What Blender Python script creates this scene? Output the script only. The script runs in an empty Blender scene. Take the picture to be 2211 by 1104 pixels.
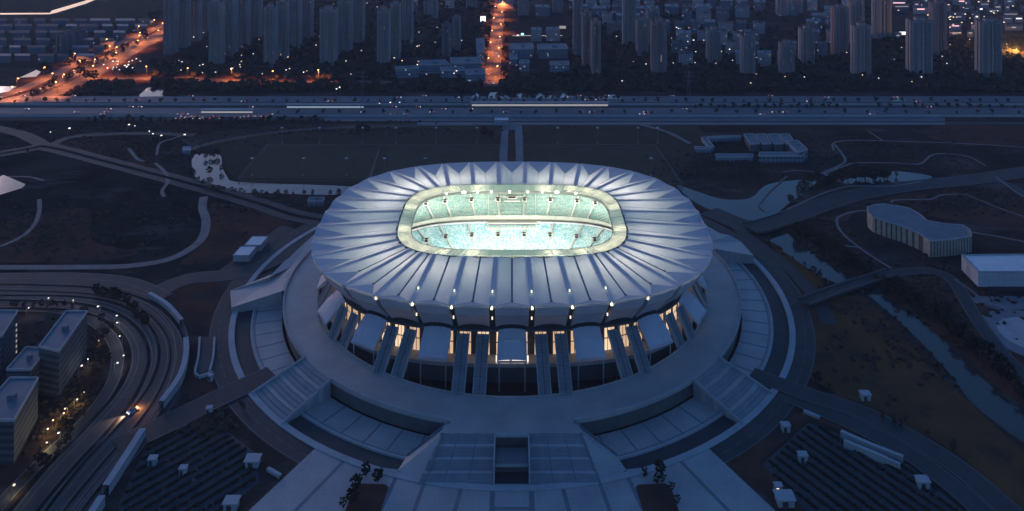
import bpy, bmesh, math, random
from mathutils import Vector, Matrix
from math import sin, cos, pi, radians, atan2, hypot, sqrt
random.seed(7)
sc = bpy.context.scene
COL = sc.collection

# ------------------------------------------------------------------ camera, world, sun, exposure
F = 1760.0; CX = 1105.5; HY = -278.0; HC = 270.0; CY = -528.0     # focal (photo px), centre x, horizon row, camera height, camera y
cam = bpy.data.cameras.new('camera'); cam_o = bpy.data.objects.new('camera', cam); COL.objects.link(cam_o)
cam_o.location = (0, CY, HC); cam_o.rotation_euler = (radians(90), 0, 0)
cam.sensor_fit = 'HORIZONTAL'; cam.sensor_width = 36; cam.lens = 36 * F / 2211
cam.shift_y = -(552 - HY) / 2211; cam.clip_start = 1; cam.clip_end = 20000
sc.camera = cam_o

SUN_EL, SUN_AZ = radians(2.5), radians(-38)      # azimuth from +Y, negative = towards the left of the picture
w = bpy.data.worlds.new("World"); sc.world = w; w.use_nodes = True
nt = w.node_tree; bg = nt.nodes['Background']
sky = nt.nodes.new('ShaderNodeTexSky'); sky.sky_type = 'NISHITA'; sky.sun_disc = False
sky.sun_elevation = SUN_EL; sky.sun_rotation = SUN_AZ % (2 * pi)
sky.altitude = 200; sky.air_density = 1.0; sky.dust_density = 1.5; sky.ozone_density = 4.0
mx = nt.nodes.new('ShaderNodeMix'); mx.data_type = 'RGBA'; mx.blend_type = 'MULTIPLY'; mx.inputs[0].default_value = 1
mx.inputs[7].default_value = (1.12, 0.97, 0.99, 1)
nt.links.new(sky.outputs[0], mx.inputs[6]); nt.links.new(mx.outputs[2], bg.inputs[0])
bg.inputs[1].default_value = 0.11
sun = bpy.data.lights.new('sun', 'SUN'); sun.energy = 0.05; sun.angle = radians(12); sun.color = (1.0, 0.72, 0.75)
sun_o = bpy.data.objects.new('sun', sun); COL.objects.link(sun_o)
d = Vector((sin(SUN_AZ) * cos(radians(14)), cos(SUN_AZ) * cos(radians(14)), sin(radians(14))))
sun_o.rotation_euler = d.to_track_quat('Z', 'Y').to_euler(); sun_o.location = (0, 0, 400)
sc.view_settings.view_transform = 'Standard'; sc.view_settings.look = 'None'
sc.view_settings.exposure = 2.25; sc.view_settings.gamma = 1
sc.cycles.use_denoising = True
sc.cycles.sample_clamp_indirect = 4.0; sc.cycles.max_bounces = 5; sc.cycles.diffuse_bounces = 3
sc.cycles.glossy_bounces = 2; sc.cycles.transmission_bounces = 4; sc.cycles.caustics_reflective = False; sc.cycles.caustics_refractive = False

# ------------------------------------------------------------------ helpers
def G(px, py, z=0.0):
    """world point at height z under a photo pixel"""
    D = (HC - z) / (py - HY)
    return Vector(((px - CX) * D, F * D + CY, z))

class MB:
    def __init__(s): s.v = []; s.f = []; s.m = []
    def add(s, vs, fs, mi=0):
        b = len(s.v); s.v += [tuple(v) for v in vs]
        s.f += [tuple(b + i for i in f) for f in fs]; s.m += [mi] * len(fs)
    def quad(s, a, b, c, d, mi=0): s.add([a, b, c, d], [(0, 1, 2, 3)], mi)
    def box(s, c, size, rz=0.0, mi=0, taper=1.0):
        hx, hy, hz = size[0] / 2, size[1] / 2, size[2] / 2; vs = []
        for dz in (-1, 1):
            k = taper if dz > 0 else 1
            for dx, dy in ((-1, -1), (1, -1), (1, 1), (-1, 1)):
                x, y = dx * hx * k, dy * hy * k
                vs.append((c[0] + x * cos(rz) - y * sin(rz), c[1] + x * sin(rz) + y * cos(rz), c[2] + dz * hz))
        s.add(vs, [(3, 2, 1, 0), (4, 5, 6, 7), (0, 1, 5, 4), (1, 2, 6, 5), (2, 3, 7, 6), (3, 0, 4, 7)], mi)
    def bar(s, a, b, wd, h, mi=0):
        """box beam from a to b, width wd (horizontal) and height h (below the line)"""
        a, b = Vector(a), Vector(b); t = (b - a).normalized(); n = Vector((-t.y, t.x, 0)).normalized() * wd / 2
        u = Vector((0, 0, -h)); vs = [a - n + u, a + n + u, b + n + u, b - n + u, a - n, a + n, b + n, b - n]
        s.add(vs, [(3, 2, 1, 0), (4, 5, 6, 7), (0, 1, 5, 4), (1, 2, 6, 5), (2, 3, 7, 6), (3, 0, 4, 7)], mi)
    def cyl(s, a, b, r0, r1=None, n=6, mi=0):
        a, b = Vector(a), Vector(b); r1 = r0 if r1 is None else r1
        t = (b - a).normalized(); q = t.to_track_quat('Z', 'Y'); vs = []
        for p, r in ((a, r0), (b, r1)):
            for i in range(n):
                vs.append(p + q @ Vector((cos(2 * pi * i / n) * r, sin(2 * pi * i / n) * r, 0)))
        s.add(vs, [(i, (i + 1) % n, n + (i + 1) % n, n + i) for i in range(n)] + [tuple(range(n - 1, -1, -1)), tuple(range(n, 2 * n))], mi)
    def prism(s, pts, z0, z1, mi=0, mtop=None):
        n = len(pts)
        ar = sum(pts[i][0] * pts[(i + 1) % n][1] - pts[(i + 1) % n][0] * pts[i][1] for i in range(n))
        if ar < 0: pts = list(reversed(pts))
        vs = [(p[0], p[1], z0) for p in pts] + [(p[0], p[1], z1) for p in pts]
        s.add(vs, [(i, (i + 1) % n, n + (i + 1) % n, n + i) for i in range(n)], mi)
        s.add(vs[n:], [tuple(range(n))], mi if mtop is None else mtop)
    def blob(s, c, r, sq=0.8, mi=0, j=0.35):
        vs = []
        ph = (1 + 5 ** .5) / 2
        for x, y, z in ((-1, ph, 0), (1, ph, 0), (-1, -ph, 0), (1, -ph, 0), (0, -1, ph), (0, 1, ph), (0, -1, -ph), (0, 1, -ph), (ph, 0, -1), (ph, 0, 1), (-ph, 0, -1), (-ph, 0, 1)):
            k = r / 1.9 * (1 + random.uniform(-j, j)); vs.append((c[0] + x * k, c[1] + y * k, c[2] + z * k * sq))
        s.add(vs, ICO, mi)
    def build(s, name, mats, parent=None, smooth=False):
        me = bpy.data.meshes.new(name)
        if parent is not None:
            l = parent.matrix_world.translation if parent.parent is None else WL[parent.name]
            l = WL.get(parent.name, l)
            s.v = [(v[0] - l[0], v[1] - l[1], v[2] - l[2]) for v in s.v]
        me.from_pydata(s.v, [], s.f); me.validate()
        for m in (mats if isinstance(mats, (list, tuple)) else [mats]): me.materials.append(m)
        if len(s.f) == len(me.polygons):
            me.polygons.foreach_set('material_index', s.m)
            if smooth: me.polygons.foreach_set('use_smooth', [True] * len(s.f))
        me.update()
        o = bpy.data.objects.new(name, me); COL.objects.link(o)
        if parent is not None: o.parent = parent; WL[o.name] = WL.get(parent.name, (0, 0, 0))
        return o
ICO = [(0, 11, 5), (0, 5, 1), (0, 1, 7), (0, 7, 10), (0, 10, 11), (1, 5, 9), (5, 11, 4), (11, 10, 2), (10, 7, 6), (7, 1, 8), (3, 9, 4), (3, 4, 2), (3, 2, 6), (3, 6, 8), (3, 8, 9), (4, 9, 5), (2, 4, 11), (6, 2, 10), (8, 6, 7), (9, 8, 1)]
WL = {}     # world location of thing roots
def tag(o, label=None, cat=None, group=None, kind=None):
    if label: o['label'] = label
    if cat: o['category'] = cat
    if group: o['group'] = group
    if kind: o['kind'] = kind
    return o
def thing(name, label, cat, loc=(0, 0, 0), group=None):
    o = bpy.data.objects.new(name, None); COL.objects.link(o); o.location = loc; o.empty_display_size = .5
    WL[o.name] = tuple(loc); return tag(o, label, cat, group)
def struct(o): o['kind'] = 'structure'; return o
def copy_tree(o, parent=None):
    c = o.copy(); COL.objects.link(c)
    if parent is not None: c.parent = parent
    for ch in list(o.children): copy_tree(ch, c)
    return c
def place(proto, loc, rz=0, s=1.0, label=None, group=None, first=[set()]):
    """the first call places the prototype itself, later calls place copies"""
    if proto.name in first[0]: o = copy_tree(proto)
    else: o = proto; first[0].add(proto.name)
    o.location = loc; o.rotation_euler = (0, 0, rz); o.scale = (s, s, s)
    if label: o['label'] = label
    if group: o['group'] = group
    return o
ONES = 'zeroth first second third fourth fifth sixth seventh eighth ninth tenth eleventh twelfth thirteenth fourteenth fifteenth sixteenth seventeenth eighteenth nineteenth'.split()
TENS = {2: 'twent', 3: 'thirt', 4: 'fort', 5: 'fift', 6: 'sixt', 7: 'sevent', 8: 'eight', 9: 'ninet'}
def ordw(n):
    if n < 20: return ONES[n]
    if n >= 100: return ('one hundred and ' + ordw(n - 100)) if n % 100 else 'hundredth'
    return TENS[n // 10] + 'ieth' if n % 10 == 0 else TENS[n // 10] + 'y-' + ONES[n % 10]

def lin(c): return tuple(((x / 255) / 12.92 if x / 255 <= .04045 else ((x / 255 + .055) / 1.055) ** 2.4) for x in c)
def mat(name, c, c2=None, scale=.2, rough=.8, spec=.3, metal=0, bump=0, detail=4, bscale=None, contrast=(.35, .65), coord='Object'):
    m = bpy.data.materials.new(name); m.use_nodes = True; N = m.node_tree.nodes; L = m.node_tree.links
    b = N['Principled BSDF']; b.inputs['Roughness'].default_value = rough; b.inputs['Metallic'].default_value = metal
    b.inputs['Specular IOR Level'].default_value = spec
    if c2 is None: c2 = tuple(x * .82 for x in c)
    tc = N.new('ShaderNodeTexCoord'); nz = N.new('ShaderNodeTexNoise'); nz.inputs['Scale'].default_value = scale; nz.inputs['Detail'].default_value = detail
    nz.inputs['Roughness'].default_value = .6
    cr = N.new('ShaderNodeValToRGB'); cr.color_ramp.elements[0].position = contrast[0]; cr.color_ramp.elements[1].position = contrast[1]
    cr.color_ramp.elements[0].color = (*c, 1); cr.color_ramp.elements[1].color = (*c2, 1)
    L.new(tc.outputs[coord], nz.inputs['Vector']); L.new(nz.outputs[0], cr.inputs[0]); L.new(cr.outputs[0], b.inputs['Base Color'])
    if bump:
        n2 = N.new('ShaderNodeTexNoise'); n2.inputs['Scale'].default_value = bscale or scale * 3; n2.inputs['Detail'].default_value = 3
        bp = N.new('ShaderNodeBump'); bp.inputs['Strength'].default_value = bump; bp.inputs['Distance'].default_value = .5
        L.new(tc.outputs[coord], n2.inputs['Vector']); L.new(n2.outputs[0], bp.inputs['Height']); L.new(bp.outputs[0], b.inputs['Normal'])
    m['cr'] = cr.name
    return m
def emis(name, c, st, base=(.5, .5, .5)):
    m = bpy.data.materials.new(name); m.use_nodes = True; b = m.node_tree.nodes['Principled BSDF']
    b.inputs['Base Color'].default_value = (*base, 1); b.inputs['Emission Color'].default_value = (*c, 1); b.inputs['Emission Strength'].default_value = st
    return m
def stripes(m, sx, axis='X', dark=.6, width=.5, coord='Object', rot=0.0):
    """multiply the base colour of m by stripes of period sx metres (joints, bays, floors)"""
    N = m.node_tree.nodes; L = m.node_tree.links; b = N['Principled BSDF']
    lk = b.inputs['Base Color'].links[0]; src = lk.from_socket
    tc = N.new('ShaderNodeTexCoord'); mp = N.new('ShaderNodeMapping'); mp.inputs['Rotation'].default_value[2] = rot
    sp = N.new('ShaderNodeSeparateXYZ'); L.new(tc.outputs[coord], mp.inputs[0]); L.new(mp.outputs[0], sp.inputs[0])
    dv = N.new('ShaderNodeMath'); dv.operation = 'DIVIDE'; dv.inputs[1].default_value = sx; L.new(sp.outputs[axis], dv.inputs[0])
    fr = N.new('ShaderNodeMath'); fr.operation = 'FRACT'; L.new(dv.outputs[0], fr.inputs[0])
    lt = N.new('ShaderNodeMath'); lt.operation = 'LESS_THAN'; lt.inputs[1].default_value = width; L.new(fr.outputs[0], lt.inputs[0])
    ml = N.new('ShaderNodeMix'); ml.data_type = 'RGBA'; ml.blend_type = 'MULTIPLY'; ml.inputs[7].default_value = (dark, dark, dark, 1)
    L.new(lt.outputs[0], ml.inputs[0]); L.new(src, ml.inputs[6]); L.new(ml.outputs[2], b.inputs['Base Color'])
    return m

M = {}
M['ground'] = mat('ground_grass', (.030, .020, .019), (.058, .038, .034), .012, .95, .1, detail=9, contrast=(.38, .62))
def patchy(m, c3, scale, lo, hi, sx=1.0):
    N = m.node_tree.nodes; L = m.node_tree.links; b = N['Principled BSDF']; src = b.inputs['Base Color'].links[0].from_socket
    b.inputs['Specular IOR Level'].default_value = 0
    tc = N.new('ShaderNodeTexCoord'); mp = N.new('ShaderNodeMapping'); mp.inputs['Scale'].default_value = (sx, 1, 1); nz = N.new('ShaderNodeTexNoise'); nz.inputs['Scale'].default_value = scale; nz.inputs['Detail'].default_value = 10; nz.inputs['Roughness'].default_value = .7
    mr = N.new('ShaderNodeMapRange'); mr.inputs[1].default_value = lo; mr.inputs[2].default_value = hi
    mx = N.new('ShaderNodeMix'); mx.data_type = 'RGBA'; mx.inputs[7].default_value = (*c3, 1)
    L.new(tc.outputs['Object'], mp.inputs[0]); L.new(mp.outputs[0], nz.inputs['Vector']); L.new(nz.outputs[0], mr.inputs[0]); L.new(mr.outputs[0], mx.inputs[0]); L.new(src, mx.inputs[6]); L.new(mx.outputs[2], b.inputs['Base Color'])
patchy(M['ground'], (.085, .075, .072), .03, .52, .64, .45)
M['field'] = mat('field_turf', (.060, .046, .034), (.075, .056, .040), .03, .95, .1, detail=6)
M['dryg'] = mat('dry_grass', (.14, .070, .030), (.085, .046, .028), .03, .95, .1, detail=8)
M['brown'] = mat('brown_grass', (.12, .055, .040), (.06, .032, .028), .05, .95, .1, detail=8)
M['wet'] = mat('dark_lawn', (.010, .011, .012), (.045, .038, .036), .02, .95, .1, detail=8)
patchy(M['field'], (.085, .065, .05), .05, .52, .7); patchy(M['dryg'], (.05, .036, .03), .05, .5, .66); patchy(M['brown'], (.05, .04, .04), .06, .5, .64); patchy(M['wet'], (.07, .068, .07), .04, .55, .66, .4)
M['asph'] = mat('asphalt', (.038, .040, .045), (.058, .060, .066), .06, .8, .3, detail=8)
M['asph2'] = mat('dark_asphalt', (.028, .032, .038), (.042, .046, .053), .08, .75, .3, detail=8)
M['road'] = mat('pale_asphalt', (.10, .115, .14), (.14, .155, .18), .03, .7, .3, detail=8)
M['path'] = mat('path_concrete', (.12, .12, .125), (.18, .18, .185), .1, .8, .3)
M['line'] = mat('painted_line', (.17, .17, .17), (.11, .11, .11), .5, .7, .3)
M['deck'] = mat('granite_paving', (.35, .34, .35), (.26, .255, .27), .05, .48, .5, detail=8)
stripes(stripes(M['deck'], 2.4, 'X', .86, .07), 2.4, 'Y', .86, .07)
M['deckd'] = mat('dark_granite', (.17, .18, .21), (.13, .14, .165), .15, .7, .3, detail=8)
M['step'] = mat('step_granite', (.25, .26, .30), (.21, .22, .25), .2, .75, .3)
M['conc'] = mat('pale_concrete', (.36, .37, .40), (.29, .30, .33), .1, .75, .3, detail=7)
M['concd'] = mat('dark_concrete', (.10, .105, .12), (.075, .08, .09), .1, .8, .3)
M['white'] = mat('white_metal', (.62, .63, .67), (.52, .54, .58), .15, .5, .4)
M['dark'] = mat('dark_metal', (.035, .038, .045), (.05, .053, .06), .4, .5, .4)
M['black'] = mat('black_void', (.012, .013, .016), (.018, .019, .022), .4, .9, .1)
M['glass'] = mat('dark_glass', (.03, .04, .05), (.04, .05, .065), .3, .15, .5)
M['leafd'] = mat('dark_foliage', (.011, .013, .010), (.028, .026, .018), .5, .95, .1)
M['leafb'] = mat('bare_foliage', (.035, .026, .02), (.055, .04, .03), .5, .95, .1)
M['bark'] = mat('bark', (.05, .04, .035), None, .8, .9, .1)
M['water'] = mat('water', (.02, .026, .028), (.028, .034, .036), .02, .12, .42, bump=.06, bscale=.15)

M['turf'] = mat('training_turf', (.048, .042, .028), (.06, .050, .034), .05, .95, .1, detail=6)
M['pmark'] = mat('faded_marking', (.07, .075, .07), None, .5, .8, .1)
M['fence'] = mat('green_mesh_fence', (.07, .11, .11), None, .5, .6, .2)
M['mast'] = mat('grey_mast', (.13, .14, .16), None, .5, .6, .2)
# ------------------------------------------------------------------ stadium materials
FLOOD, UPL = 5300, 900
def seat_mat(name, c1, c2, frac, size=1.0):
    m = bpy.data.materials.new(name); m.use_nodes = True; N = m.node_tree.nodes; L = m.node_tree.links; b = N['Principled BSDF']
    tc = N.new('ShaderNodeTexCoord'); sn = N.new('ShaderNodeVectorMath'); sn.operation = 'SNAP'; sn.inputs[1].default_value = (size, size, size)
    wn = N.new('ShaderNodeTexWhiteNoise'); lt = N.new('ShaderNodeMath'); lt.operation = 'LESS_THAN'; lt.inputs[1].default_value = frac
    nz = N.new('ShaderNodeTexNoise'); nz.inputs['Scale'].default_value = .08; ad = N.new('ShaderNodeMath'); ad.operation = 'MULTIPLY_ADD'; ad.inputs[1].default_value = .5; ad.inputs[2].default_value = -.25
    a2 = N.new('ShaderNodeMath'); a2.operation = 'ADD'
    mx = N.new('ShaderNodeMix'); mx.data_type = 'RGBA'; mx.inputs[6].default_value = (*c1, 1); mx.inputs[7].default_value = (*c2, 1)
    L.new(tc.outputs['Object'], sn.inputs[0]); L.new(sn.outputs[0], wn.inputs['Vector']); L.new(tc.outputs['Object'], nz.inputs['Vector'])
    L.new(nz.outputs[0], ad.inputs[0]); L.new(wn.outputs['Value'], a2.inputs[0]); L.new(ad.outputs[0], a2.inputs[1]); L.new(a2.outputs[0], lt.inputs[0])
    L.new(lt.outputs[0], mx.inputs[0]); L.new(mx.outputs[2], b.inputs['Base Color']); b.inputs['Roughness'].default_value = .6
    return m
M['seat_lo'] = seat_mat('seats_lower', (.18, .44, .48), (.55, .65, .63), .52, .7)
M['seat_up'] = seat_mat('seats_upper', (.17, .31, .28), (.31, .39, .33), .45, .8)
M['cream'] = mat('cream_concrete', (.55, .55, .48), (.45, .46, .40), .2, .7, .3)
M['pitch'] = mat('pitch_grass', (.05, .13, .04), (.07, .17, .05), .1, .9, .1)
M['truss'] = mat('truss_steel', (.16, .17, .15), None, .3, .5, .3)
M['seam'] = mat('seam_gutter', (.14, .14, .18), None, .3, .5, .3)
M['prim'] = mat('ring_glazing', (.42, .44, .38), (.32, .34, .29), .35, .5, .4)
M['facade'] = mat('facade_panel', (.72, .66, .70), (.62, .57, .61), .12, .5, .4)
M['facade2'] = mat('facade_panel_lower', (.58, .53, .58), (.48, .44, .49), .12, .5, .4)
M['rib'] = mat('roof_gutter', (.62, .56, .57), (.52, .47, .49), .4, .5, .4)
M['canopy'] = mat('canopy_membrane', (.50, .50, .58), (.44, .44, .52), .1, .6, .3)
# translucent membrane
def membrane(name, c, tr, mixf):
    m = bpy.data.materials.new(name); m.use_nodes = True; N = m.node_tree.nodes; L = m.node_tree.links
    out = N['Material Output']; N.remove(N['Principled BSDF'])
    d_ = N.new('ShaderNodeBsdfDiffuse'); t = N.new('ShaderNodeBsdfTranslucent'); t.inputs[0].default_value = (*tr, 1)
    tc = N.new('ShaderNodeTexCoord'); nz = N.new('ShaderNodeTexNoise'); nz.inputs['Scale'].default_value = .09; nz.inputs['Detail'].default_value = 6
    cr = N.new('ShaderNodeValToRGB'); cr.color_ramp.elements[0].color = (*c, 1); cr.color_ramp.elements[1].color = (*[x * .86 for x in c], 1)
    cr.color_ramp.elements[0].position = .35; cr.color_ramp.elements[1].position = .7
    L.new(tc.outputs['Object'], nz.inputs['Vector']); L.new(nz.outputs[0], cr.inputs[0]); L.new(cr.outputs[0], d_.inputs[0])
    mx = N.new('ShaderNodeMixShader'); mx.inputs[0].default_value = mixf
    g = N.new('ShaderNodeBsdfGlossy'); g.inputs['Roughness'].default_value = .35; m2 = N.new('ShaderNodeMixShader'); m2.inputs[0].default_value = .10
    L.new(d_.outputs[0], mx.inputs[1]); L.new(t.outputs[0], mx.inputs[2]); L.new(mx.outputs[0], m2.inputs[1]); L.new(g.outputs[0], m2.inputs[2]); L.new(m2.outputs[0], out.inputs[0])
    return m
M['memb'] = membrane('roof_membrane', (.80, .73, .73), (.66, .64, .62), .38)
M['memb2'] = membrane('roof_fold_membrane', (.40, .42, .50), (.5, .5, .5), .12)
M['glow'] = emis('warm_lit_glazing', (1.0, .70, .42), .22)
M['glow3'] = emis('dim_warm_glazing', (1.0, .64, .36), .15)
M['glow2'] = emis('pale_lit_glazing', (1.0, .80, .60), .30)
M['lampg'] = emis('green_white_lamp', (.85, 1.0, .55), .55)
M['lampw'] = emis('white_lamp', (1.0, 1.0, .92), 2.0)

# ------------------------------------------------------------------ stadium geometry
def supe(a, b, n, t):
    c, s = cos(t), sin(t)
    return (a * math.copysign(abs(c) ** (2 / n), c), b * math.copysign(abs(s) ** (2 / n), s))
OA, OB, ON = 124.0, 105.0, 2.7
IA, IB, IN_ = 72.6, 55.0, 3.6
def arc_table(a, b, n, N=4000):
    pts = [supe(a, b, n, -pi / 2 + 2 * pi * i / N) for i in range(N + 1)]; s = [0]
    for i in range(N): s.append(s[-1] + hypot(pts[i + 1][0] - pts[i][0], pts[i + 1][1] - pts[i][1]))
    return pts, s
def at_arc(tab, f):
    pts, s = tab; f = (f % 1.0) * s[-1]; lo, hi = 0, len(s) - 1
    while hi - lo > 1:
        m = (lo + hi) // 2
        if s[m] <= f: lo = m
        else: hi = m
    u = (f - s[lo]) / max(1e-9, s[hi] - s[lo]); return (pts[lo][0] + u * (pts[hi][0] - pts[lo][0]), pts[lo][1] + u * (pts[hi][1] - pts[lo][1]))
TO = arc_table(OA, OB, ON); TI = arc_table(IA, IB, IN_)
NR = 36
def in_frac_quadrant():
    """inner arc fraction (0 = front centre) of ribs k+.5 in the first quadrant"""
    pts, s = TI; tot = s[-1]
    def fx(X):
        for i, p in enumerate(pts):
            if p[0] >= X: return s[i] / tot
    def fy(Y):
        for i, p in enumerate(pts):
            if p[0] > 0 and p[1] >= Y: return s[i] / tot
    q = [fx(9.1), fx(27.3), fx(45)]; e = [fy(-25.5), fy(-8.5)]
    return q + [q[2] + (e[0] - q[2]) * k / 5 for k in range(1, 5)] + e
Q = in_frac_quadrant()
fr = Q + [.5 - x for x in reversed(Q)]; fr = fr + [x + .5 for x in fr]       # 36 inner fractions
OUT = [at_arc(TO, (k + .5) / NR) for k in range(NR)]
INN = [at_arc(TI, fr[k]) for k in range(NR)]
ZR, ZI = 44.5, 46.5
def L3(a, b, t): return Vector(a) * (1 - t) + Vector(b) * t
stad = thing('football_stadium', 'large oval football stadium with pleated glowing white roof in the middle of a round plaza', 'stadium')
def off(dist, z, tab=TO, f=0.0):
    """point on the outer outline moved inward by dist"""
    p = at_arc(tab, f); p1 = at_arc(tab, f + .0012); p0 = at_arc(tab, f - .0012)
    tx, ty = p1[0] - p0[0], p1[1] - p0[1]; l = hypot(tx, ty); return Vector((p[0] - ty / l * dist, p[1] + tx / l * dist, z))
for k in range(NR):
    O0, O1 = Vector((*OUT[k - 1], ZR)), Vector((*OUT[k], ZR)); I0, I1 = Vector((*INN[k - 1], ZI)), Vector((*INN[k], ZI))
    g0, g1 = (O1 - O0).normalized() * 1.35, (I1 - I0).normalized() * min(.85, (I1 - I0).length * .14)
    a0, a1, b0, b1 = O0 + g0, O1 - g0, I0 + g1, I1 - g1
    mo, mi_ = (a0 + a1) / 2, (b0 + b1) / 2
    ang = atan2(mo.y, mo.x); fb = -sin(ang)                      # +1 at the front
    t = .60 + .27 * max(0, min(1, (fb - .55) / .3))
    A = L3(mi_, mo, t) + Vector((0, 0, -1.9 - .3 * (t < .7))); C = mi_ + Vector((0, 0, -.9))
    mb = MB(); sg = Vector((0, 0, -.35))
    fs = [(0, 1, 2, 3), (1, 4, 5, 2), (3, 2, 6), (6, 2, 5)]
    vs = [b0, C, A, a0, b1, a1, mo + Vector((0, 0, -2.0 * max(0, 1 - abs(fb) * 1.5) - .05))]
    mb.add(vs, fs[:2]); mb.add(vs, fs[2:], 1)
    mm = vs[6]; mb.add([a0, mm, a1, a1 + Vector((0, 0, -1.3)), mm + Vector((0, 0, -1.3)), a0 + Vector((0, 0, -1.3))], [(0, 1, 4, 5), (1, 2, 3, 4)])
    mb.add([b0, C, b1, b1 + sg * 3, C + sg * 3, b0 + sg * 3], [(0, 1, 4, 5), (1, 2, 3, 4)])
    pan = mb.build('roof_panel', [M['memb'], M['memb2']], stad)
    mb = MB(); u = Vector((0, 0, .12)); tt = .06
    mb.bar(C + u, A + u, .95 if fb > .5 else .22, .3 if fb > .5 else .14)
    if fb > .5: mb.cyl(A + u * 2, A + u * 2 + Vector((0, 0, .25)), .8, .8, 8)
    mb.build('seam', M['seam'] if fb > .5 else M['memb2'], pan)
    # recessed rib between this panel and the next one
    mb = MB(); dn = Vector((0, 0, -.2)); h = (O1 - I1).normalized()
    mb.bar(I1 + dn, O1 + dn - h * .5, 2.9, .9)
    for s_ in (-1, 1):
        n_ = Vector((-h.y, h.x, 0)) * s_ * .55
        mb.bar(L3(I1, O1, .02) + n_ + Vector((0, 0, -.55)), L3(I1, O1, .97) + n_ + Vector((0, 0, -.55)), .22, .35)
    mb.build('roof_rib', M['rib'], stad)
# facade panels below the rim, one per bay
for k in range(NR):
    f0, f1 = (k - .5) / NR, (k + .5) / NR; w0 = 1.6 / (TO[1][-1])
    mb = MB(); rows = []; S = 8
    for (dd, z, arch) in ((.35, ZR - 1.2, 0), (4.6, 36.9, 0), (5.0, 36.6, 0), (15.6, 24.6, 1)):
        r = []
        for i in range(S + 1):
            u = i / S; f = f0 + w0 * (1 + .0 * dd) + (f1 - f0 - 2 * w0) * u
            zz = z + (2.3 * sin(pi * u) ** .6 if arch else 0); ddd = dd - (1.3 * sin(pi * u) ** .6 if arch else 0)
            r.append(off(ddd, zz, TO, f))
        rows.append(r)
    for j in range(3):
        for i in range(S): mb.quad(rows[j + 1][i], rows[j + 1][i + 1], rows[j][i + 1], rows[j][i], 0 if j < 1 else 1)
    # side returns give the panel its thickness
    for i in (0, S):
        b_ = [off(3.5, ZR - 1.6, TO, f0 + w0 if i == 0 else f1 - w0), off(17.0, 26.5, TO, f0 + w0 if i == 0 else f1 - w0)]
        mb.add([rows[0][i], rows[1][i], rows[3][i], b_[1], b_[0]], [(0, 1, 2, 3, 4)], 1)
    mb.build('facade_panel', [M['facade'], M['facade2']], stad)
    c = off(0, 0, TO, f1); 
    if c.y < -86:
        mb = MB(); mb.box(off(1.0, 43.0, TO, f1), (1.1, 1.0, 2.0), atan2(c.y, c.x) + pi / 2); mb.build('rim_lamp', M['lampg'] if c.y < -97 else M['glow2'], stad)
        if c.y < -97:
            mb = MB(); mb.box(off(11, 46.2, TO, f1), (.6, .9, .9)); mb.build('rib_lamp', M['lampg'], stad)
            mb = MB(); mb.box(off(8.0, 33.6, TO, f1), (.7, .5, 1.4)); mb.build('facade_lamp', M['glow2'], stad)
# curved walls that follow the outline
def ring_wall(name, m, d0, z0, d1, z1, parent, S=288, fr0=0.0, fr1=1.0, thick=0):
    mb = MB(); r0 = [off(d0, z0, TO, fr0 + (fr1 - fr0) * i / S) for i in range(S + 1)]; r1 = [off(d1, z1, TO, fr0 + (fr1 - fr0) * i / S) for i in range(S + 1)]
    for i in range(S): mb.quad(r0[i], r0[i + 1], r1[i + 1], r1[i])
    return mb.build(name, m, parent)
ring_wall('upper_wall', M['dark'], 17.6, 24.0, 5.5, 42.4, stad)
ring_wall('rim_soffit', M['dark'], 1.5, 42.2, 5.6, 42.6, stad)
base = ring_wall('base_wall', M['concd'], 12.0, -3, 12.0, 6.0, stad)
ring_wall('concourse_floor', M['conc'], 10.0, 8.2, 19.5, 8.25, stad)
ring_wall('concourse_edge', M['conc'], 10.0, 6.3, 10.0, 8.2, stad)
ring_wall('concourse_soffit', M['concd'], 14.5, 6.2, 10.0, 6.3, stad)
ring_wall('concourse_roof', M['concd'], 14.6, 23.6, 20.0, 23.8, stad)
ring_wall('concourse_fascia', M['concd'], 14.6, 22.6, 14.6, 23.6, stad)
# glazing bays of the concourse with dark mullions between
for k in range(NR):
    for half in (0, 1):
        f0 = (k - .5 + .5 * half) / NR; c = off(0, 0, TO, f0)
        if c.y > 45: continue
        gw = MB(); a, b = off(18.2, 0, TO, f0 + .0024), off(18.2, 0, TO, f0 + .5 / NR - .0024)
        for z0, z1 in ((8.3, 14.6), (15.2, 20.6)):
            for j in range(3):
                p, q = L3(a, b, j / 3 + .03), L3(a, b, (j + 1) / 3 - .03)
                gw.quad((p.x, p.y, z0), (q.x, q.y, z0), (q.x, q.y, z1), (p.x, p.y, z1))
        gw.build('glazing', M['glow3'] if (k + half) % 3 else M['glow'], stad)
ring_wall('concourse_wall', M['dark'], 18.9, 6.0, 18.9, 24.0, stad)

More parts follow.
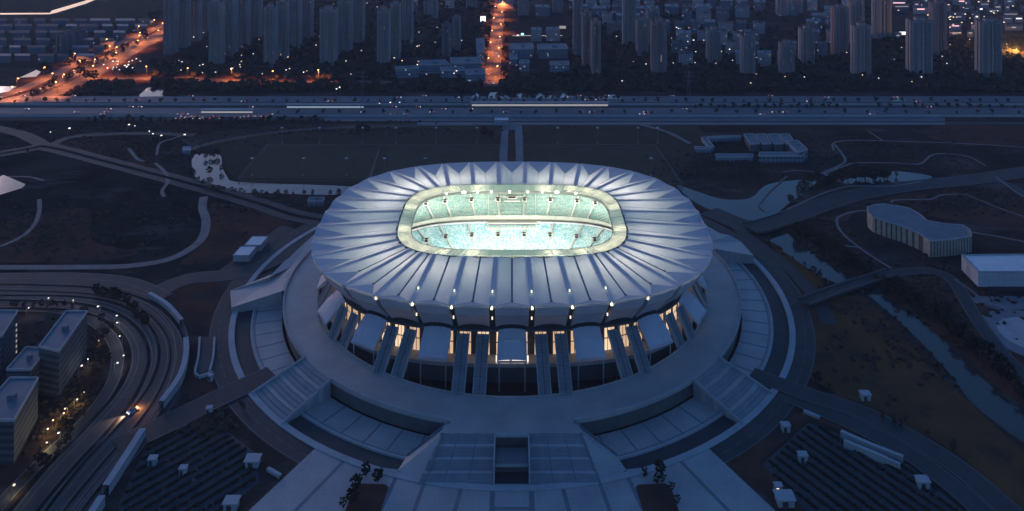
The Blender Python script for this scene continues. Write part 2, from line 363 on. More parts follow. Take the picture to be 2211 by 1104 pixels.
# entrance canopies on even bays, twin stair bridges on odd bays
def bay_frame(k):
    f = k / NR; c = off(0, 0, TO, f); c2 = off(10, 0, TO, f); n = (c - c2).normalized(); t = Vector((-n.y, n.x, 0)); return c, n, t
for k in range(-12, 13):
    c, n, t = bay_frame(k)
    if c.y > 62: continue
    def P(o, s_, z): q = c + n * o + t * s_; return Vector((q.x, q.y, z))
    if k % 2 == 0:
        e = MB(); top, bot, hw = (-14.8, 23.6), (-3.2, 14.0), 7.9
        vs = []
        for i in range(5):
            s_ = -hw + 2 * hw * i / 4; bulge = .9 * (1 - (2 * i / 4 - 1) ** 2)
            vs += [P(top[0], s_ * .93, top[1] + bulge), P((top[0] + bot[0]) / 2, s_ * .98, 19.6 + bulge * 1.3), P(bot[0], s_, bot[1] + bulge * .5)]
        fs = []
        for i in range(4):
            for j in range(2): a_ = i * 3 + j; fs.append((a_, a_ + 1, a_ + 4, a_ + 3))
        e.add(vs, fs)
        e.add([P(bot[0], -hw, 14.0), P(bot[0], hw, 14.0), P(bot[0], hw, 12.9), P(bot[0], -hw, 12.9)], [(0, 1, 2, 3)])
        for s_ in (-hw, hw): e.add([P(top[0], s_ * .93, top[1]), P(-9, s_ * .98, 19.6), P(bot[0], s_, bot[1]), P(bot[0], s_, 12.9), P(top[0], s_ * .93, 20)], [(0, 1, 2, 3, 4)])
        can = e.build('entrance_canopy', M['canopy'], stad)
        e = MB()
        for i in (1, 2, 3): e.bar(P(-14.8, -hw * .93 + 2 * hw * .93 * i / 4, 24.55 + (.2 if i == 2 else 0)), P(-3.2, -hw + 2 * hw * i / 4, 14.75 + (.1 if i == 2 else 0)), .18, .2)
        e.build('canopy_seam', M['facade'], can)
        e = MB()
        for s_ in (-6.8, 6.8): e.cyl(P(-4.0, s_, 8.1) if 0 else P(-4.2, s_, -2.8), P(-4.2, s_, 13.2), .35, .35, 6)
        e.build('column', M['conc'], can)
        if k == 0:
            e = MB()
            for i in range(12):
                if i in (5,): continue
                x0 = -7.4 + i * 1.24; e.quad(P(-10.6, x0, 8.4), P(-10.6, x0 + 1.1, 8.4), P(-10.6, x0 + 1.1, 12.6), P(-10.6, x0, 12.6))
            e.build('entrance_glazing', M['glow2'], stad)
            e = MB()
            for x0 in (-8.6, 7.9):
                e.quad(P(-10.4, x0, 8.4), P(-10.4, x0 + .9, 8.4), P(-10.4, x0 + .9, 12.5), P(-10.4, x0, 12.5))
            e.build('side_light', M['glow2'], stad)
            e = MB(); e.box(P(-9.0, 0, 20.9), (8.5, .3, 1.2), 0); e.build('name_board', M['facade'], can)
        e = MB(); e.bar(P(-9.9, -10.2, 9.3), P(-9.9, 10.2, 9.3), .25, .25)
        for i in range(15): q = P(-9.9, -10.2 + i * 1.457, 9.3); e.cyl((q.x, q.y, 8.2), q, .05, .05, 4)
        e.build('railing', M['white'], stad)
    else:
        rr = sqrt(c.x ** 2 + c.y ** 2); end = 122.9 - (c + n * 0).length * cos(0)
        # distance along n to the circle of radius 123
        bq = c.dot(n); L_ = -bq + sqrt(bq * bq - c.length_squared + 123.2 ** 2)
        for sd, nm in ((-1, 'stair_flight'), (1, 'stair_flight')):
            e = MB(); s0 = sd * 5.3; W_ = 6.0
            A_, B_ = P(L_, s0, 8.05), P(-12.0, s0, 23.0); NS = 26
            for i in range(NS):       # steps
                p, q = L3(A_, B_, i / NS), L3(A_, B_, (i + 1) / NS); z = q.z
                e.bar((p.x, p.y, z), (q.x, q.y, z), W_, 1.3)
            fl = e.build(nm, M['step'], stad)
            for s2 in (-1, 1):
                e = MB(); o_ = t * (W_ / 2 + .15) * s2; e.bar(A_ + o_ + Vector((0, 0, 1.3)), B_ + o_ + Vector((0, 0, 1.3)), .35, 2.6); e.build('parapet', M['conc'], fl)
            e = MB(); e.bar(A_ + Vector((0, 0, .95)), B_ + Vector((0, 0, .95)), .25, .3); e.build('handrail', M['dark'], fl)
            e = MB()
            for u in (.35, .7): q = L3(A_, B_, u); e.cyl((q.x, q.y, -2.9), (q.x, q.y, q.z - 1.2), .6, .6, 8)
            e.build('support_column', M['concd'], fl)

# bowl
def ring_strip(mb, prof, n, S=160, mi=0, f0=0., f1=1.):
    """prof: list of (a, b, z)"""
    rows = [[(*supe(a, b, n, 2 * pi * (f0 + (f1 - f0) * i / S)), z) for i in range(S + 1)] for a, b, z in prof]
    for j in range(len(rows) - 1):
        for i in range(S): mb.quad(rows[j][i], rows[j][i + 1], rows[j + 1][i + 1], rows[j + 1][i], mi)
def terraces(a, b, z, d, h, nrow):
    pr = []
    for i in range(nrow): pr += [(a + d * i / nrow, b + d * i / nrow, z + h * i / nrow), (a + d * (i + 1) / nrow, b + d * (i + 1) / nrow, z + h * i / nrow)]
    pr.append((a + d, b + d, z + h)); return pr
mb = MB(); ring_strip(mb, terraces(61, 41, 1.6, 24, 12.5, 26), 3.4); lo = mb.build('lower_stand', M['seat_lo'], stad)
mb = MB(); ring_strip(mb, [(87, 67, 16.8)] + terraces(87, 67, 18.0, 26, 19.5, 30), 3.1); up = mb.build('upper_stand', M['seat_up'], stad)
mb = MB(); ring_strip(mb, [(85, 65, 14.1), (91, 71, 14.15), (91, 71, 16.7), (87, 67, 16.75)], 3.2); mb.build('balcony_walkway', M['cream'], stad)
mb = MB(); ring_strip(mb, [(86.6, 66.6, 16.6), (86.6, 66.6, 18.9), (86.95, 66.95, 18.9)], 3.1); mb.build('balcony_front', M['cream'], stad)
mb = MB(); ring_strip(mb, [(84.6, 64.6, 14), (84.6, 64.6, 15.2), (84.9, 64.9, 15.2)], 3.4); mb.build('front_rail', M['white'], stad)
mb = MB(); ring_strip(mb, [(60.6, 40.6, .05), (60.6, 40.6, 1.8), (61, 41, 1.8)], 3.4); mb.build('pitch_wall', M['cream'], stad)
mb = MB(); mb.quad((-60, -40, .05), (60, -40, .05), (60, 40, .05), (-60, 40, .05)); pit = mb.build('pitch', M['pitch'], stad)
mb = MB()
for a in ((-52.5, -34, 52.5, -34), (-52.5, 34, 52.5, 34), (-52.5, -34, -52.5, 34), (52.5, -34, 52.5, 34), (0, -34, 0, 34), (-52.5, -20, -36, -20), (-36, -20, -36, 20), (-36, 20, -52.5, 20), (52.5, -20, 36, -20), (36, -20, 36, 20), (36, 20, 52.5, 20)):
    mb.bar((a[0], a[1], .09), (a[2], a[3], .09), .3, .01)
for i in range(24): mb.bar((9.15 * cos(i * pi / 12), 9.15 * sin(i * pi / 12), .09), (9.15 * cos((i + 1) * pi / 12), 9.15 * sin((i + 1) * pi / 12), .09), .3, .01)
mb.build('pitch_marking', M['white'], pit)
# aisles and vomitories on the back, left and right stands
def on_prof(a, b, z, d, h, n, th, u): x, y = supe(a + d * u, b + d * u, n, th); return Vector((x, y, z + h * u))
def th_for_x(a, n, x, sgn=1):
    lo_, hi_ = 0, pi
    for _ in range(50):
        m_ = (lo_ + hi_) / 2
        if supe(a, 1, n, m_)[0] > x: lo_ = m_
        else: hi_ = m_
    return lo_ if sgn > 0 else -lo_
for tier, (a, b, z, d, h, n, uv, host) in enumerate(((61, 41, 1.6, 24, 12.5, 3.4, .62, lo), (87, 67, 18.0, 26, 19.5, 3.1, .40, up))):
    for px in (922, 962, 1018, 1075, 1132, 1188, 1245, 1283):
        py = 493 if tier == 0 else 440
        X = (px - CX) * ((562 if tier == 0 else 588) * 1.03 / F)
        for sgn in (1, -1):
            th = th_for_x(a + d * uv, n, X, sgn)
            e = MB(); 
            p = on_prof(a, b, z, d, h, n, th, uv); e.box(p + Vector((0, 0, .5)), (3.6, 3.4, 2.3)); v = e.build('vomitory', M['cream'], host)
            e = MB(); e.box(p + Vector((0, -sgn * 1.72, .75)), (2.2, .1, 1.6)); e.box(p + Vector((0, -sgn * .2, 1.66)), (2.2, 2.4, .05)); e.build('opening', M['black'], v)
            e = MB(); a1, a2 = on_prof(a, b, z, d, h, n, th, .02), on_prof(a, b, z, d, h, n, th, .98)
            e.bar(a1 + Vector((0, 0, .95)), a2 + Vector((0, 0, .95)), 1.0, .7); e.build('aisle', M['cream'], host)
for sx in (-1, 1):
    pass
e = MB()
for x0, x1 in ((-17.5, -17.1), (-9, -8.6), (8.6, 9.0), (17.1, 17.5)):
    e.bar(((x0 + x1) / 2, 66.8, 19.6), ((x0 + x1) / 2, 90, 37), .5, 1.0)
e.bar((-9, 79.5, 27.8), (9, 79.5, 27.8), .4, 1.0); e.bar((-6, 76.0, 26.0), (6, 76.0, 26.0), .4, 1.0); e.build('press_box_rail', M['cream'], up)
e = MB(); e.box((0, 78.6, 27.4), (7, 3.2, 2.2)); pb = e.build('press_box', M['cream'], up)
e = MB(); e.box((0, 76.95, 27.8), (5.5, .1, 1.2)); e.build('press_box_window', M['black'], pb)
e = MB(); e.box((0, 63.5, 14.4), (36, 3.0, 1.6)); e.box((0, 60.5, 12.0), (38, .5, 1.4)); e.build('guest_box', M['cream'], lo)
e = MB(); e.box((0, 61.9, 14.0), (34, .12, .9)); e.build('guest_seating', M['concd'], lo)

# inner ring of the roof: translucent band, dark joint, truss, floodlights
mb = MB(); ring_strip(mb, [(IA - .9, IB - .9, 46.3), (IA - 4.5, IB - 5.0, 45.9), (63.8, 44.2, 45.2)], 3.8, 144); rg = mb.build('inner_roof_ring', membrane('ring_membrane', (.70, .70, .62), (.90, .90, .72), .6), stad)
mb = MB(); ring_strip(mb, [(IA + .35, IB + .35, 46.0), (IA - 1.0, IB - 1.0, 46.0)], 3.7, 144); mb.build('ring_gutter', M['dark'], stad)
mb = MB(); ring_strip(mb, [(63.8, 44.2, 45.3), (63.5, 43.9, 45.3), (63.5, 43.9, 43.6), (63.8, 44.2, 43.6)], 3.8, 144); mb.build('ring_edge', M['truss'], stad)
mb = MB()
for i in range(144):
    th = 2 * pi * i / 144; a_, b_ = supe(IA - 1.2, IB - 1.2, 3.8, th), supe(64, 44.4, 3.8, th); mb.bar((*a_, 46.55), (*b_, 45.55), .16, .18)
mb.build('ring_glazing_bar', M['cream'], rg)
mb = MB()
for i in range(72):
    th = 2 * pi * i / 72; a_, b_ = supe(72, 54.2, 3.8, th), supe(64, 44.4, 3.8, th); t2 = 2 * pi * (i + 1) / 72; c_ = supe(64, 44.4, 3.8, t2)
    mb.bar((*a_, 42.0), (*b_, 43.6), .3, .3); mb.bar((*a_, 42.0), (*c_, 43.6), .2, .2)
mb.build('ring_truss', M['truss'], stad)
for px in (962, 1000, 1030, 1060, 1100, 1140, 1172, 1204, 1245):
    X = (px - CX) * .3195; e = MB(); th = th_for_x(64.2, 3.8, X); p = supe(64.2, 44.4, 3.8, th)
    e.box((X, p[1] - .5, 45.0), (2.6 if px in (1000, 1204) else 1.2, .5, 1.2)); e.build('floodlight', M['lampw'], stad)
def area(name, loc, tgt, sx, sy, energy, col, parent=None):
    l = bpy.data.lights.new(name, 'AREA'); l.shape = 'RECTANGLE'; l.size = sx; l.size_y = sy; l.energy = energy; l.color = col
    o = bpy.data.objects.new(name, l); COL.objects.link(o); o.location = loc; o.rotation_euler = (Vector(loc) - Vector(tgt)).to_track_quat('Z', 'Y').to_euler()
    if parent: o.parent = parent
    return o
for i in range(12):          # pitch floodlights hung under the inner ring, aimed at the far side
    th = 2 * pi * (i + .5) / 12; p = supe(65.5, 46, 3.8, th); q = supe(74, 54, 3.4, th + pi)
    area('floodlight_beam', (p[0], p[1], 42.0), (q[0] * .8, q[1] * (.92 if p[1] < 0 else 1), 3), 6, 1.5, FLOOD * (.98 if p[1] < 0 else .7), (1.0, .98, .86), stad).data.spread = radians(110 if p[1] < 0 else 140)
for i in range(28):          # uplights that wash the underside of the roof
    th = 2 * pi * (i + .5) / 28; p = supe(80, 62, 3.4, th); q = supe(104, 86, 2.9, th)
    area('uplight', (p[0], p[1], 30.5), (q[0], q[1], 45.5), 6, 6, UPL * (1.45 if p[1] > 25 else 1), (1.0, .95, .88), stad)

for i in range(24):          # area lights added under the glazed inner ring to brighten it from below
    th = 2 * pi * (i + .5) / 24; p = supe(68.5, 49.5, 3.8, th)
    area('ring_uplight', (p[0], p[1], 39.5), (p[0], p[1], 46), 2, 2, 200, (1, .90, .74), stad)
# ------------------------------------------------------------------ decks, ring road and plazas round the stadium
def ringsec(mb, r0, r1, a0, a1, z0, z1=None, S=None, mi=0, down=None):
    """annular sector, degrees; z0 at r0, z1 at r1; down = closes the sides to that height"""
    z1 = z0 if z1 is None else z1; S = S or max(2, int(abs(a1 - a0) / 2)); P0 = []; P1 = []
    for i in range(S + 1):
        a = radians(a0 + (a1 - a0) * i / S); P0.append(Vector((r0 * cos(a), r0 * sin(a), z0))); P1.append(Vector((r1 * cos(a), r1 * sin(a), z1)))
    for i in range(S): mb.quad(P0[i], P1[i], P1[i + 1], P0[i + 1], mi)
    if down is not None:
        dz = lambda p: Vector((p.x, p.y, down))
        for i in range(S): mb.quad(dz(P1[i]), dz(P1[i + 1]), P1[i + 1], P1[i], mi); mb.quad(dz(P0[i + 1]), dz(P0[i]), P0[i], P0[i + 1], mi)
        for i in (0, S): mb.quad(dz(P0[i]), dz(P1[i]), P1[i], P0[i], mi)
def slab(pts, z0, z1, m, name, kind='structure'):
    mb = MB(); mb.prism(pts, z0, z1); o = mb.build(name, m)
    if kind: o['kind'] = kind
    return o
def sheet(px_pts, z, m, name, smooth=0):
    """flat polygon given by photo pixels, at height z"""
    pts = [G(x, y, z) for x, y in px_pts]
    if smooth: pts = crom(pts, smooth, True)
    mb = MB(); n = len(pts); ar = sum(pts[i].x * pts[(i + 1) % n].y - pts[(i + 1) % n].x * pts[i].y for i in range(n))
    if ar < 0: pts.reverse()
    mb.add(pts, [tuple(range(n))]); o = mb.build(name, m); o['kind'] = 'structure'; return o
def crom(pts, S=6, closed=False):
    out = []; n = len(pts)
    for i in range(n if closed else n - 1):
        g = (lambda k: pts[k % n]) if closed else (lambda k: pts[max(0, min(n - 1, k))])
        a, b, c, d_ = g(i - 1), g(i), g(i + 1), g(i + 2)
        for j in range(S):
            t = j / S; out.append(.5 * ((2 * b) + (c - a) * t + (2 * a - 5 * b + 4 * c - d_) * t * t + (3 * b - a - 3 * c + d_) * t ** 3))
    if not closed: out.append(pts[-1])
    return out
def ribbon(pts, wd, z, mb=None, off_=0.0, mi=0, th=None):
    mb = mb or MB(); L_, R_ = [], []
    for i, p in enumerate(pts):
        a, b = pts[max(0, i - 1)], pts[min(len(pts) - 1, i + 1)]; t = Vector((b.x - a.x, b.y - a.y, 0)).normalized(); n = Vector((-t.y, t.x, 0))
        zz = z if z is not None else p.z
        L_.append(Vector((p.x, p.y, zz)) + n * (off_ + wd / 2)); R_.append(Vector((p.x, p.y, zz)) + n * (off_ - wd / 2))
    for i in range(len(pts) - 1):
        mb.quad(R_[i], R_[i + 1], L_[i + 1], L_[i], mi)
        if th:
            dn = Vector((0, 0, -th)); mb.quad(R_[i] + dn, R_[i + 1] + dn, R_[i + 1], R_[i], mi); mb.quad(L_[i + 1] + dn, L_[i] + dn, L_[i], L_[i + 1], mi)
    return mb
ZC = [0.02]; ROADS = []
def road(px_pts, wd, m, name='road', z=None, S=6, marks=None, edge=None):
    if z is None: ZC[0] += .012; z = ZC[0]
    pts = crom([G(x, y, z) for x, y in px_pts], S); ROADS.append((pts, wd))
    o = ribbon(pts, wd, z).build(name, m); o['kind'] = 'structure'
    if edge or marks:
        mb = MB()
        if edge:
            for s_ in (-1, 1): ribbon(pts, .35, z + .03, mb, s_ * (wd / 2 - .6))
        for mk_ in (marks or []): ribbon(pts, .3, z + .03, mb, mk_)
        q = mb.build('lane_marking', M['line']); q['kind'] = 'structure'
    return pts
# ground, holed only by being lower than everything else: the moat and the terraces lie at z = 0 .. -3
mb = MB(); R_ = 5000; nseg = 96
ringsec(mb, 173.5, 700, 0, 360, 0, 0, 96); ringsec(mb, 700, 5000, 0, 360, 0, 0, 96)
struct(mb.build('ground', M['ground']))
mb = MB(); ringsec(mb, 60, 143.5, 0, 360, -3.0, -3.0, 96); struct(mb.build('moat_floor', M['wet']))
mb = MB(); ringsec(mb, 143.4, 161.2, 0, 360, -.4, -.4, 96); struct(mb.build('lower_terrace', M['deck']))
mb = MB(); ringsec(mb, 160.8, 173.6, 0, 360, -.8, -.8, 96); struct(mb.build('sunken_road', M['asph2']))
# the elevated ring promenade with its parapets
mb = MB(); ringsec(mb, 122.5, 143, 0, 360, 8, 8, 144); ringsec(mb, 122.5, 123.0, 0, 360, 8.9, 8.9, 144, down=7.9)
ringsec(mb, 122.6, 143.0, 0, 360, 7.95, 7.95, 144, down=6.6)
struct(mb.build('ring_promenade', M['deck']))
mb = MB(); ringsec(mb, 141.0, 141.5, 0, 360, 5.8, 5.8, 144, down=-1); ringsec(mb, 124.0, 124.5, 0, 360, 6, 6, 144, down=-3); struct(mb.build('promenade_wall', M['concd']))
secs = [(-38.7, 13.7), (-78.0, -49.3)]; secs += [(-102.0 - 28.7, -102.0), (166.3, 218.7)]
for a0, a1 in secs:
    mb = MB(); ringsec(mb, 142.2, 143.0, a0, a1, 9.2, 9.2, down=7.6); o = mb.build('promenade_parapet', M['conc']); o['kind'] = 'structure'
    # radial dark joints in the low terrace and a dark band along its outer edge
    mb = MB(); n_ = int(round(abs(a1 - a0) / 4.6))
    for i in range(1, n_):
        a = radians(a0 + (a1 - a0) * i / n_); mb.bar((143.2 * cos(a), 143.2 * sin(a), -.36), (159.6 * cos(a), 159.6 * sin(a), -.36), .9, .1)
    ringsec(mb, 158.6, 159.2, a0, a1, -.35)
    o = mb.build('terrace_joint', M['deckd']); o['kind'] = 'structure'
    mb = MB(); ringsec(mb, 160.2, 161.3, a0, a1, .3, .3, down=-.9); o = mb.build('terrace_kerb', M['conc']); o['kind'] = 'structure'
    for i in range(n_):       # terrace columns under the promenade edge
        a = radians(a0 + (a1 - a0) * (i + .5) / n_)
        e = MB(); e.cyl((140.2 * cos(a), 140.2 * sin(a), -.5), (140.2 * cos(a), 140.2 * sin(a), 6.7), .45, .45, 8)
        if i == 0: colp = None
mb = MB(); ringsec(mb, 170.2, 173.6, 0, 360, .55, .55, 120, down=-.9); struct(mb.build('ring_kerb_wall', M['conc']))
mb = MB(); ringsec(mb, 173.6, 184.5, 0, 360, .10, .10, 120); struct(mb.build('ring_road', M['asph2']))
mb = MB()
for r_ in (179,):
    for i in range(120): ringsec(mb, r_ - .12, r_ + .12, i * 3, i * 3 + 1.6, .14, .14, 1)
ringsec(mb, 183.8, 184.1, 0, 360, .14, .14, 120); struct(mb.build('ring_road_marking', M['line']))
# diagonal stair ramps
for a0, a1 in ((-49.3, -38.7), (-141.3, -130.7)):
    mb = MB(); NS = 12; r0, r1 = 143.0, 172.5
    z = 8.0; r = r0; land = {2: 0, 5: 0, 8: 0}
    for i in range(NS):
        rn = r0 + (r1 - r0) * (i + 1) / NS; zt = 8.0 * (1 - (i + .0) / NS) - .25
        ringsec(mb, r, rn, a0, a1, zt, zt, 4, mi=1 if i % 3 == 2 else 0, down=-.9); r = rn
    st = mb.build('stair_ramp', [M['step'], M['deck']]); st['kind'] = 'structure'
    for a in (a0, a1):
        e = MB(); ar = radians(a); e.bar((143 * cos(ar), 143 * sin(ar), 9.1), (172.5 * cos(ar), 172.5 * sin(ar), 1.2), .6, 1.6)
        q = e.build('stair_parapet', M['conc']); q['kind'] = 'structure'
# upper side ramps
for sx in (-1, 1):
    if sx < 0: pp = [G(610, 628, 8), G(500, 664, 3), G(497, 628, 3), G(583, 598, 8), G(640, 541, 8), G(680, 505, 8)]
    else: pp = [G(1548, 538, 8), G(1627, 552, 5), G(1600, 522, 5), G(1575, 508, 8), G(1520, 497, 8)]
    pin = []
    for p in pp: pin.append(Vector((p.x, p.y, p.z - .03)))
    a_s, a_e = atan2(pin[-1].y, pin[-1].x), atan2(pin[0].y, pin[0].x)
    if sx < 0: a_s, a_e = a_s % (2 * pi), a_e % (2 * pi)
    back = [Vector((142 * cos(a_s + (a_e - a_s) * i / 6), 142 * sin(a_s + (a_e - a_s) * i / 6), 7.97)) for i in range(7)]
    poly = pin + back; cen = sum(poly, Vector()) / len(poly); mb = MB()
    for i in range(len(poly)):
        a, b = poly[i], poly[(i + 1) % len(poly)]
        vs = [cen, a, b] if sx > 0 else [cen, b, a]; mb.add(vs, [(0, 1, 2)])
        if i < len(pin) - 1: mb.quad((a.x, a.y, -1), (b.x, b.y, -1), b, a)
    o = mb.build('side_ramp', M['deck']); o['kind'] = 'structure'
# front plaza: stepped slope between the promenade and the flat forecourt
def T(px, py, z): return G(px, py, z)
mb = MB()
yl = [(936, 8.0), (952, 6.9), (960, 6.9), (978, 5.0), (986, 5.0), (1004, 3.1), (1012, 3.1), (1046, .25)]
def edgeL(y): return 953 + (903 - 953) * (y - 936) / (1046 - 936)
def edgeR(y): return 1255 + (1296 - 1255) * (y - 936) / (1046 - 936)
# solid front stairs with light landings; court in the middle
NSt = 28
Yt, Yb = G(1105, 936, 8).y, G(1105, 1046, .2).y
def zprof(u):
    # 4 flights, 3 landings
    seg = [(0, .20, 0, .25), (.20, .27, .25, .25), (.27, .47, .25, .5), (.47, .54, .5, .5), (.54, .74, .5, .75), (.74, .81, .75, .75), (.81, 1., .75, 1.)]
    for a, b, c_, d_ in seg:
        if u <= b + 1e-6: return c_ + (d_ - c_) * (u - a) / (b - a), (c_ == d_)
    return 1, False
XL0, XL1 = G(953, 936, 8).x, G(903, 1046, .2).x; XR0, XR1 = G(1255, 936, 8).x, G(1296, 1046, .2).x
CXL, CXR = G(1069, 942, 8).x, G(1141, 942, 8).x
stp = MB(); N_ = 36
for i in range(N_):
    u0, u1 = i / N_, (i + 1) / N_; zz, flat = zprof((u0 + u1) / 2); z = 8 - 7.8 * zz
    y0, y1 = Yt + (Yb - Yt) * u0, Yt + (Yb - Yt) * u1
    for (xa0, xb0, xa1, xb1) in ((XL0, CXL, XL1, CXL), (CXR, XR0, CXR, XR1)):
        p = [(xa0 + (xa1 - xa0) * u0, y0), (xb0 + (xb1 - xb0) * u0, y0), (xb0 + (xb1 - xb0) * u1, y1), (xa0 + (xa1 - xa0) * u1, y1)]
        stp.prism(p, -.5, z, 1 if flat else 0)
st = stp.build('front_stairs', [M['step'], M['conc']]); st['kind'] = 'structure'
e = MB()
for x in (-1, 1):
    for fx in (.33, .66):
        a = (XL0 + (CXL - XL0) * fx) if x < 0 else (CXR + (XR0 - CXR) * (1 - fx)); b = (XL1 + (CXL - XL1) * fx) if x < 0 else (CXR + (XR1 - CXR) * (1 - fx))
        for i in range(N_):
            u0, u1 = i / N_, (i + 1) / N_; zz, _ = zprof((u0 + u1) / 2); z = 8 - 7.8 * zz
            e.bar((a + (b - a) * u0, Yt + (Yb - Yt) * u0, z + .05), (a + (b - a) * u1, Yt + (Yb - Yt) * u1, z + .05), .45, .1)
o = e.build('stair_joint', M['deckd']); o['kind'] = 'structure'
# link between ring and stairs
pl = [(XL0 - .6, Yt), (XR0 + .6, Yt), (G(1241, 912, 8).x + 1, -139.0), (33, -136), (-33, -136), (G(968, 912, 8).x - 1, -139.0)]
slab(pl, 6.6, 8.03, M['deck'], 'plaza_link')
# side slopes beside the stairs (smooth ramps)
for sx in (-1, 1):
    def Q_(px, py, z):
        p = G(1105.5 + (px - 1105.5), py, z); return Vector((p.x * 1.0, p.y, p.z)) if sx > 0 else Vector((-p.x, p.y, p.z))
    top_in, top_out = Q_(1254, 936, 8.0), Q_(1240, 913, 8.0)
    bot_in, bot_out = Q_(1296, 1046, .22), Q_(1352, 1016, .22)
    mid_out = Q_(1333, 985, .9)
    e = MB(); vs = [top_out, top_in, bot_in, bot_out, mid_out]
    e.add(vs, [(0, 1, 2, 3, 4) if sx < 0 else (4, 3, 2, 1, 0)])
    for a, b in ((top_out, mid_out), (mid_out, bot_out)): e.quad((a.x, a.y, -1), (b.x, b.y, -1), b, a)
    o = e.build('plaza_slope', M['deck']); o['kind'] = 'structure'
    e = MB(); e.bar(top_out + Vector((0, 0, .9)), mid_out + Vector((0, 0, .9)), .6, 1.6); o = e.build('slope_parapet', M['deckd']); o['kind'] = 'structure'
    e = MB(); e.bar(top_in + Vector((0, 0, .3)), bot_in + Vector((0, 0, .3)), 1.1, .6); o = e.build('slope_kerb', M['deckd']); o['kind'] = 'structure'
# forecourt and its wings
sheet([(903, 1045), (1297, 1045), (1352, 1016), (1392, 1098), (1420, 1180), (795, 1180), (822, 1098), (859, 1016)], .16, M['deck'], 'forecourt')
for sx in (-1, 1):
    m_ = lambda x: 1105.5 + sx * (x - 1105.5)
    sheet([(m_(1352), 1014), (m_(1400), 1008), (m_(1460), 993), (m_(1527), 965), (m_(1690), 1118), (m_(1760), 1180), (m_(1428), 1180), (m_(1392), 1098)], .15, M['deck'], 'forecourt_wing')
    for (x0, y0, x1, y1, w_) in ((1465, 992, 1600, 1130, 1.6), (1347, 1012, 1426, 1180, 1.8), (1296, 1046, 1345, 1180, 1.8), (1213, 1046, 1250, 1180, 1.8), (1147, 1046, 1152, 1180, 2.2)):
        e = MB(); e.bar(G(m_(x0), y0, .2), G(m_(x1), y1, .2), w_, .1); o = e.build('paving_band', M['deckd']); o['kind'] = 'structure'
for y in (1098, 1150):
    e = MB(); e.bar(G(1066, y, .21), G(1146, y, .21), 1.6, .1); o = e.build('paving_band', M['deckd']); o['kind'] = 'structure'
# sunken court in the middle of the stairs
cy0, cy1 = Yt - 1.5, Yb
court = thing('entrance_court', 'sunken rectangular entrance court cut into the middle of the front stairs', 'courtyard', ((CXL + CXR) / 2, (cy0 + cy1) / 2, 0))
mb = MB(); mb.quad((CXL, cy1, -.45), (CXR, cy1, -.45), (CXR, cy0, -.45), (CXL, cy0, -.45)); mb.build('court_floor', M['asph2'], court)
mb = MB(); mb.box(((CXL + CXR) / 2, cy0 + .3, 4.2), (CXR - CXL + .8, .6, 9.3)); mb.build('back_wall', M['concd'], court)
for x in (CXL - .1, CXR + .1):
    mb = MB(); mb.box((x, (cy0 + cy1) / 2, 4.2), (.6, cy0 - cy1, 9.3)); mb.build('side_wall', M['conc'], court)
mb = MB(); mb.box(((CXL + CXR) / 2, cy0 - .2, 8.4), (CXR - CXL, 1.6, 1.1)); mb.build('lintel', M['conc'], court)
mb = MB(); mb.box(((CXL + CXR) / 2, cy0 - 7.2, 3.4), (CXR - CXL - 1.0, 11, .5)); mb.build('lower_roof', M['deckd'], court)
mb = MB(); mb.box(((CXL + CXR) / 2, cy0 - 12.9, 3.5), (CXR - CXL - .8, .6, 1.1)); mb.build('roof_edge', M['conc'], court)
# planted islands
for sx in (-1, 1):
    m_ = lambda x: 1105.5 + sx * (x - 1105.5)
    sheet([(m_(1372), 1052), (m_(1380), 1046), (m_(1438), 1044), (m_(1452), 1062), (m_(1490), 1180), (m_(1412), 1180), (m_(1385), 1092)], .24, M['brown'], 'planted_island')
# ------------------------------------------------------------------ ground areas
sheet([(-500, 262), (330, 262), (430, 330), (410, 380), (470, 420), (660, 470), (620, 520), (440, 600), (-500, 600)], .006, M['wet'], 'lawn')
sheet([(455, 285), (620, 268), (1080, 264), (1500, 268), (1540, 300), (1470, 370), (1440, 420), (1300, 400), (900, 400), (520, 396), (478, 360)], .008, M['field'], 'sports_ground')
sheet([(130, 310), (270, 305), (350, 350), (330, 382), (200, 350)], .012, M['brown'], 'grass_patch', 4)
sheet([(60, 470), (190, 450), (200, 520), (300, 545), (180, 565), (-80, 560), (-60, 500)], .012, M['brown'], 'grass_patch', 4)
sheet([(455, 440), (560, 455), (640, 490), (560, 530), (480, 560), (390, 570), (440, 520)], .012, M['brown'], 'grass_patch', 4)
sheet([(360, 610), (470, 607), (498, 660), (480, 705), (405, 690)], .014, M['brown'], 'grass_patch', 3)
sheet([(380, 880), (420, 800), (520, 850), (690, 965), (560, 1100), (470, 1140), (640, 1010), (500, 880), (400, 910)], .012, M['brown'], 'grass_patch')
sheet([(1820, 965 - 130), (1760, 880), (1530, 966), (1700, 1110), (1760, 1110), (1640, 1000), (1745, 905), (1860, 940)], .012, M['brown'], 'grass_patch')
sheet([(1735, 650), (1800, 622), (1870, 645), (1960, 740), (2050, 830), (2211, 975), (2350, 1080), (2300, 1180), (2080, 990), (1900, 890), (1800, 845), (1740, 800), (1752, 720)], .014, M['dryg'], 'grass_bank', 4)
sheet([(1640, 500), (1700, 540), (1780, 600), (1735, 640), (1690, 560)], .014, M['dryg'], 'grass_bank', 4)
sheet([(1910, 430), (2040, 412), (2330, 450), (2360, 520), (2090, 480), (2000, 465), (1960, 440)], .014, M['brown'], 'grass_patch', 4)
sheet([(1830, 480), (1870, 460), (1990, 530), (1960, 580), (1880, 540)], .016, M['wet'], 'grass_patch', 4)
sheet([(2020, 270), (2300, 278), (2400, 310), (2050, 310)], .012, M['brown'], 'grass_patch', 3)
sheet([(1900, 620), (2100, 600), (2150, 700), (2330, 900), (2211, 880), (2050, 740)], .012, M['brown'], 'grass_patch', 4)
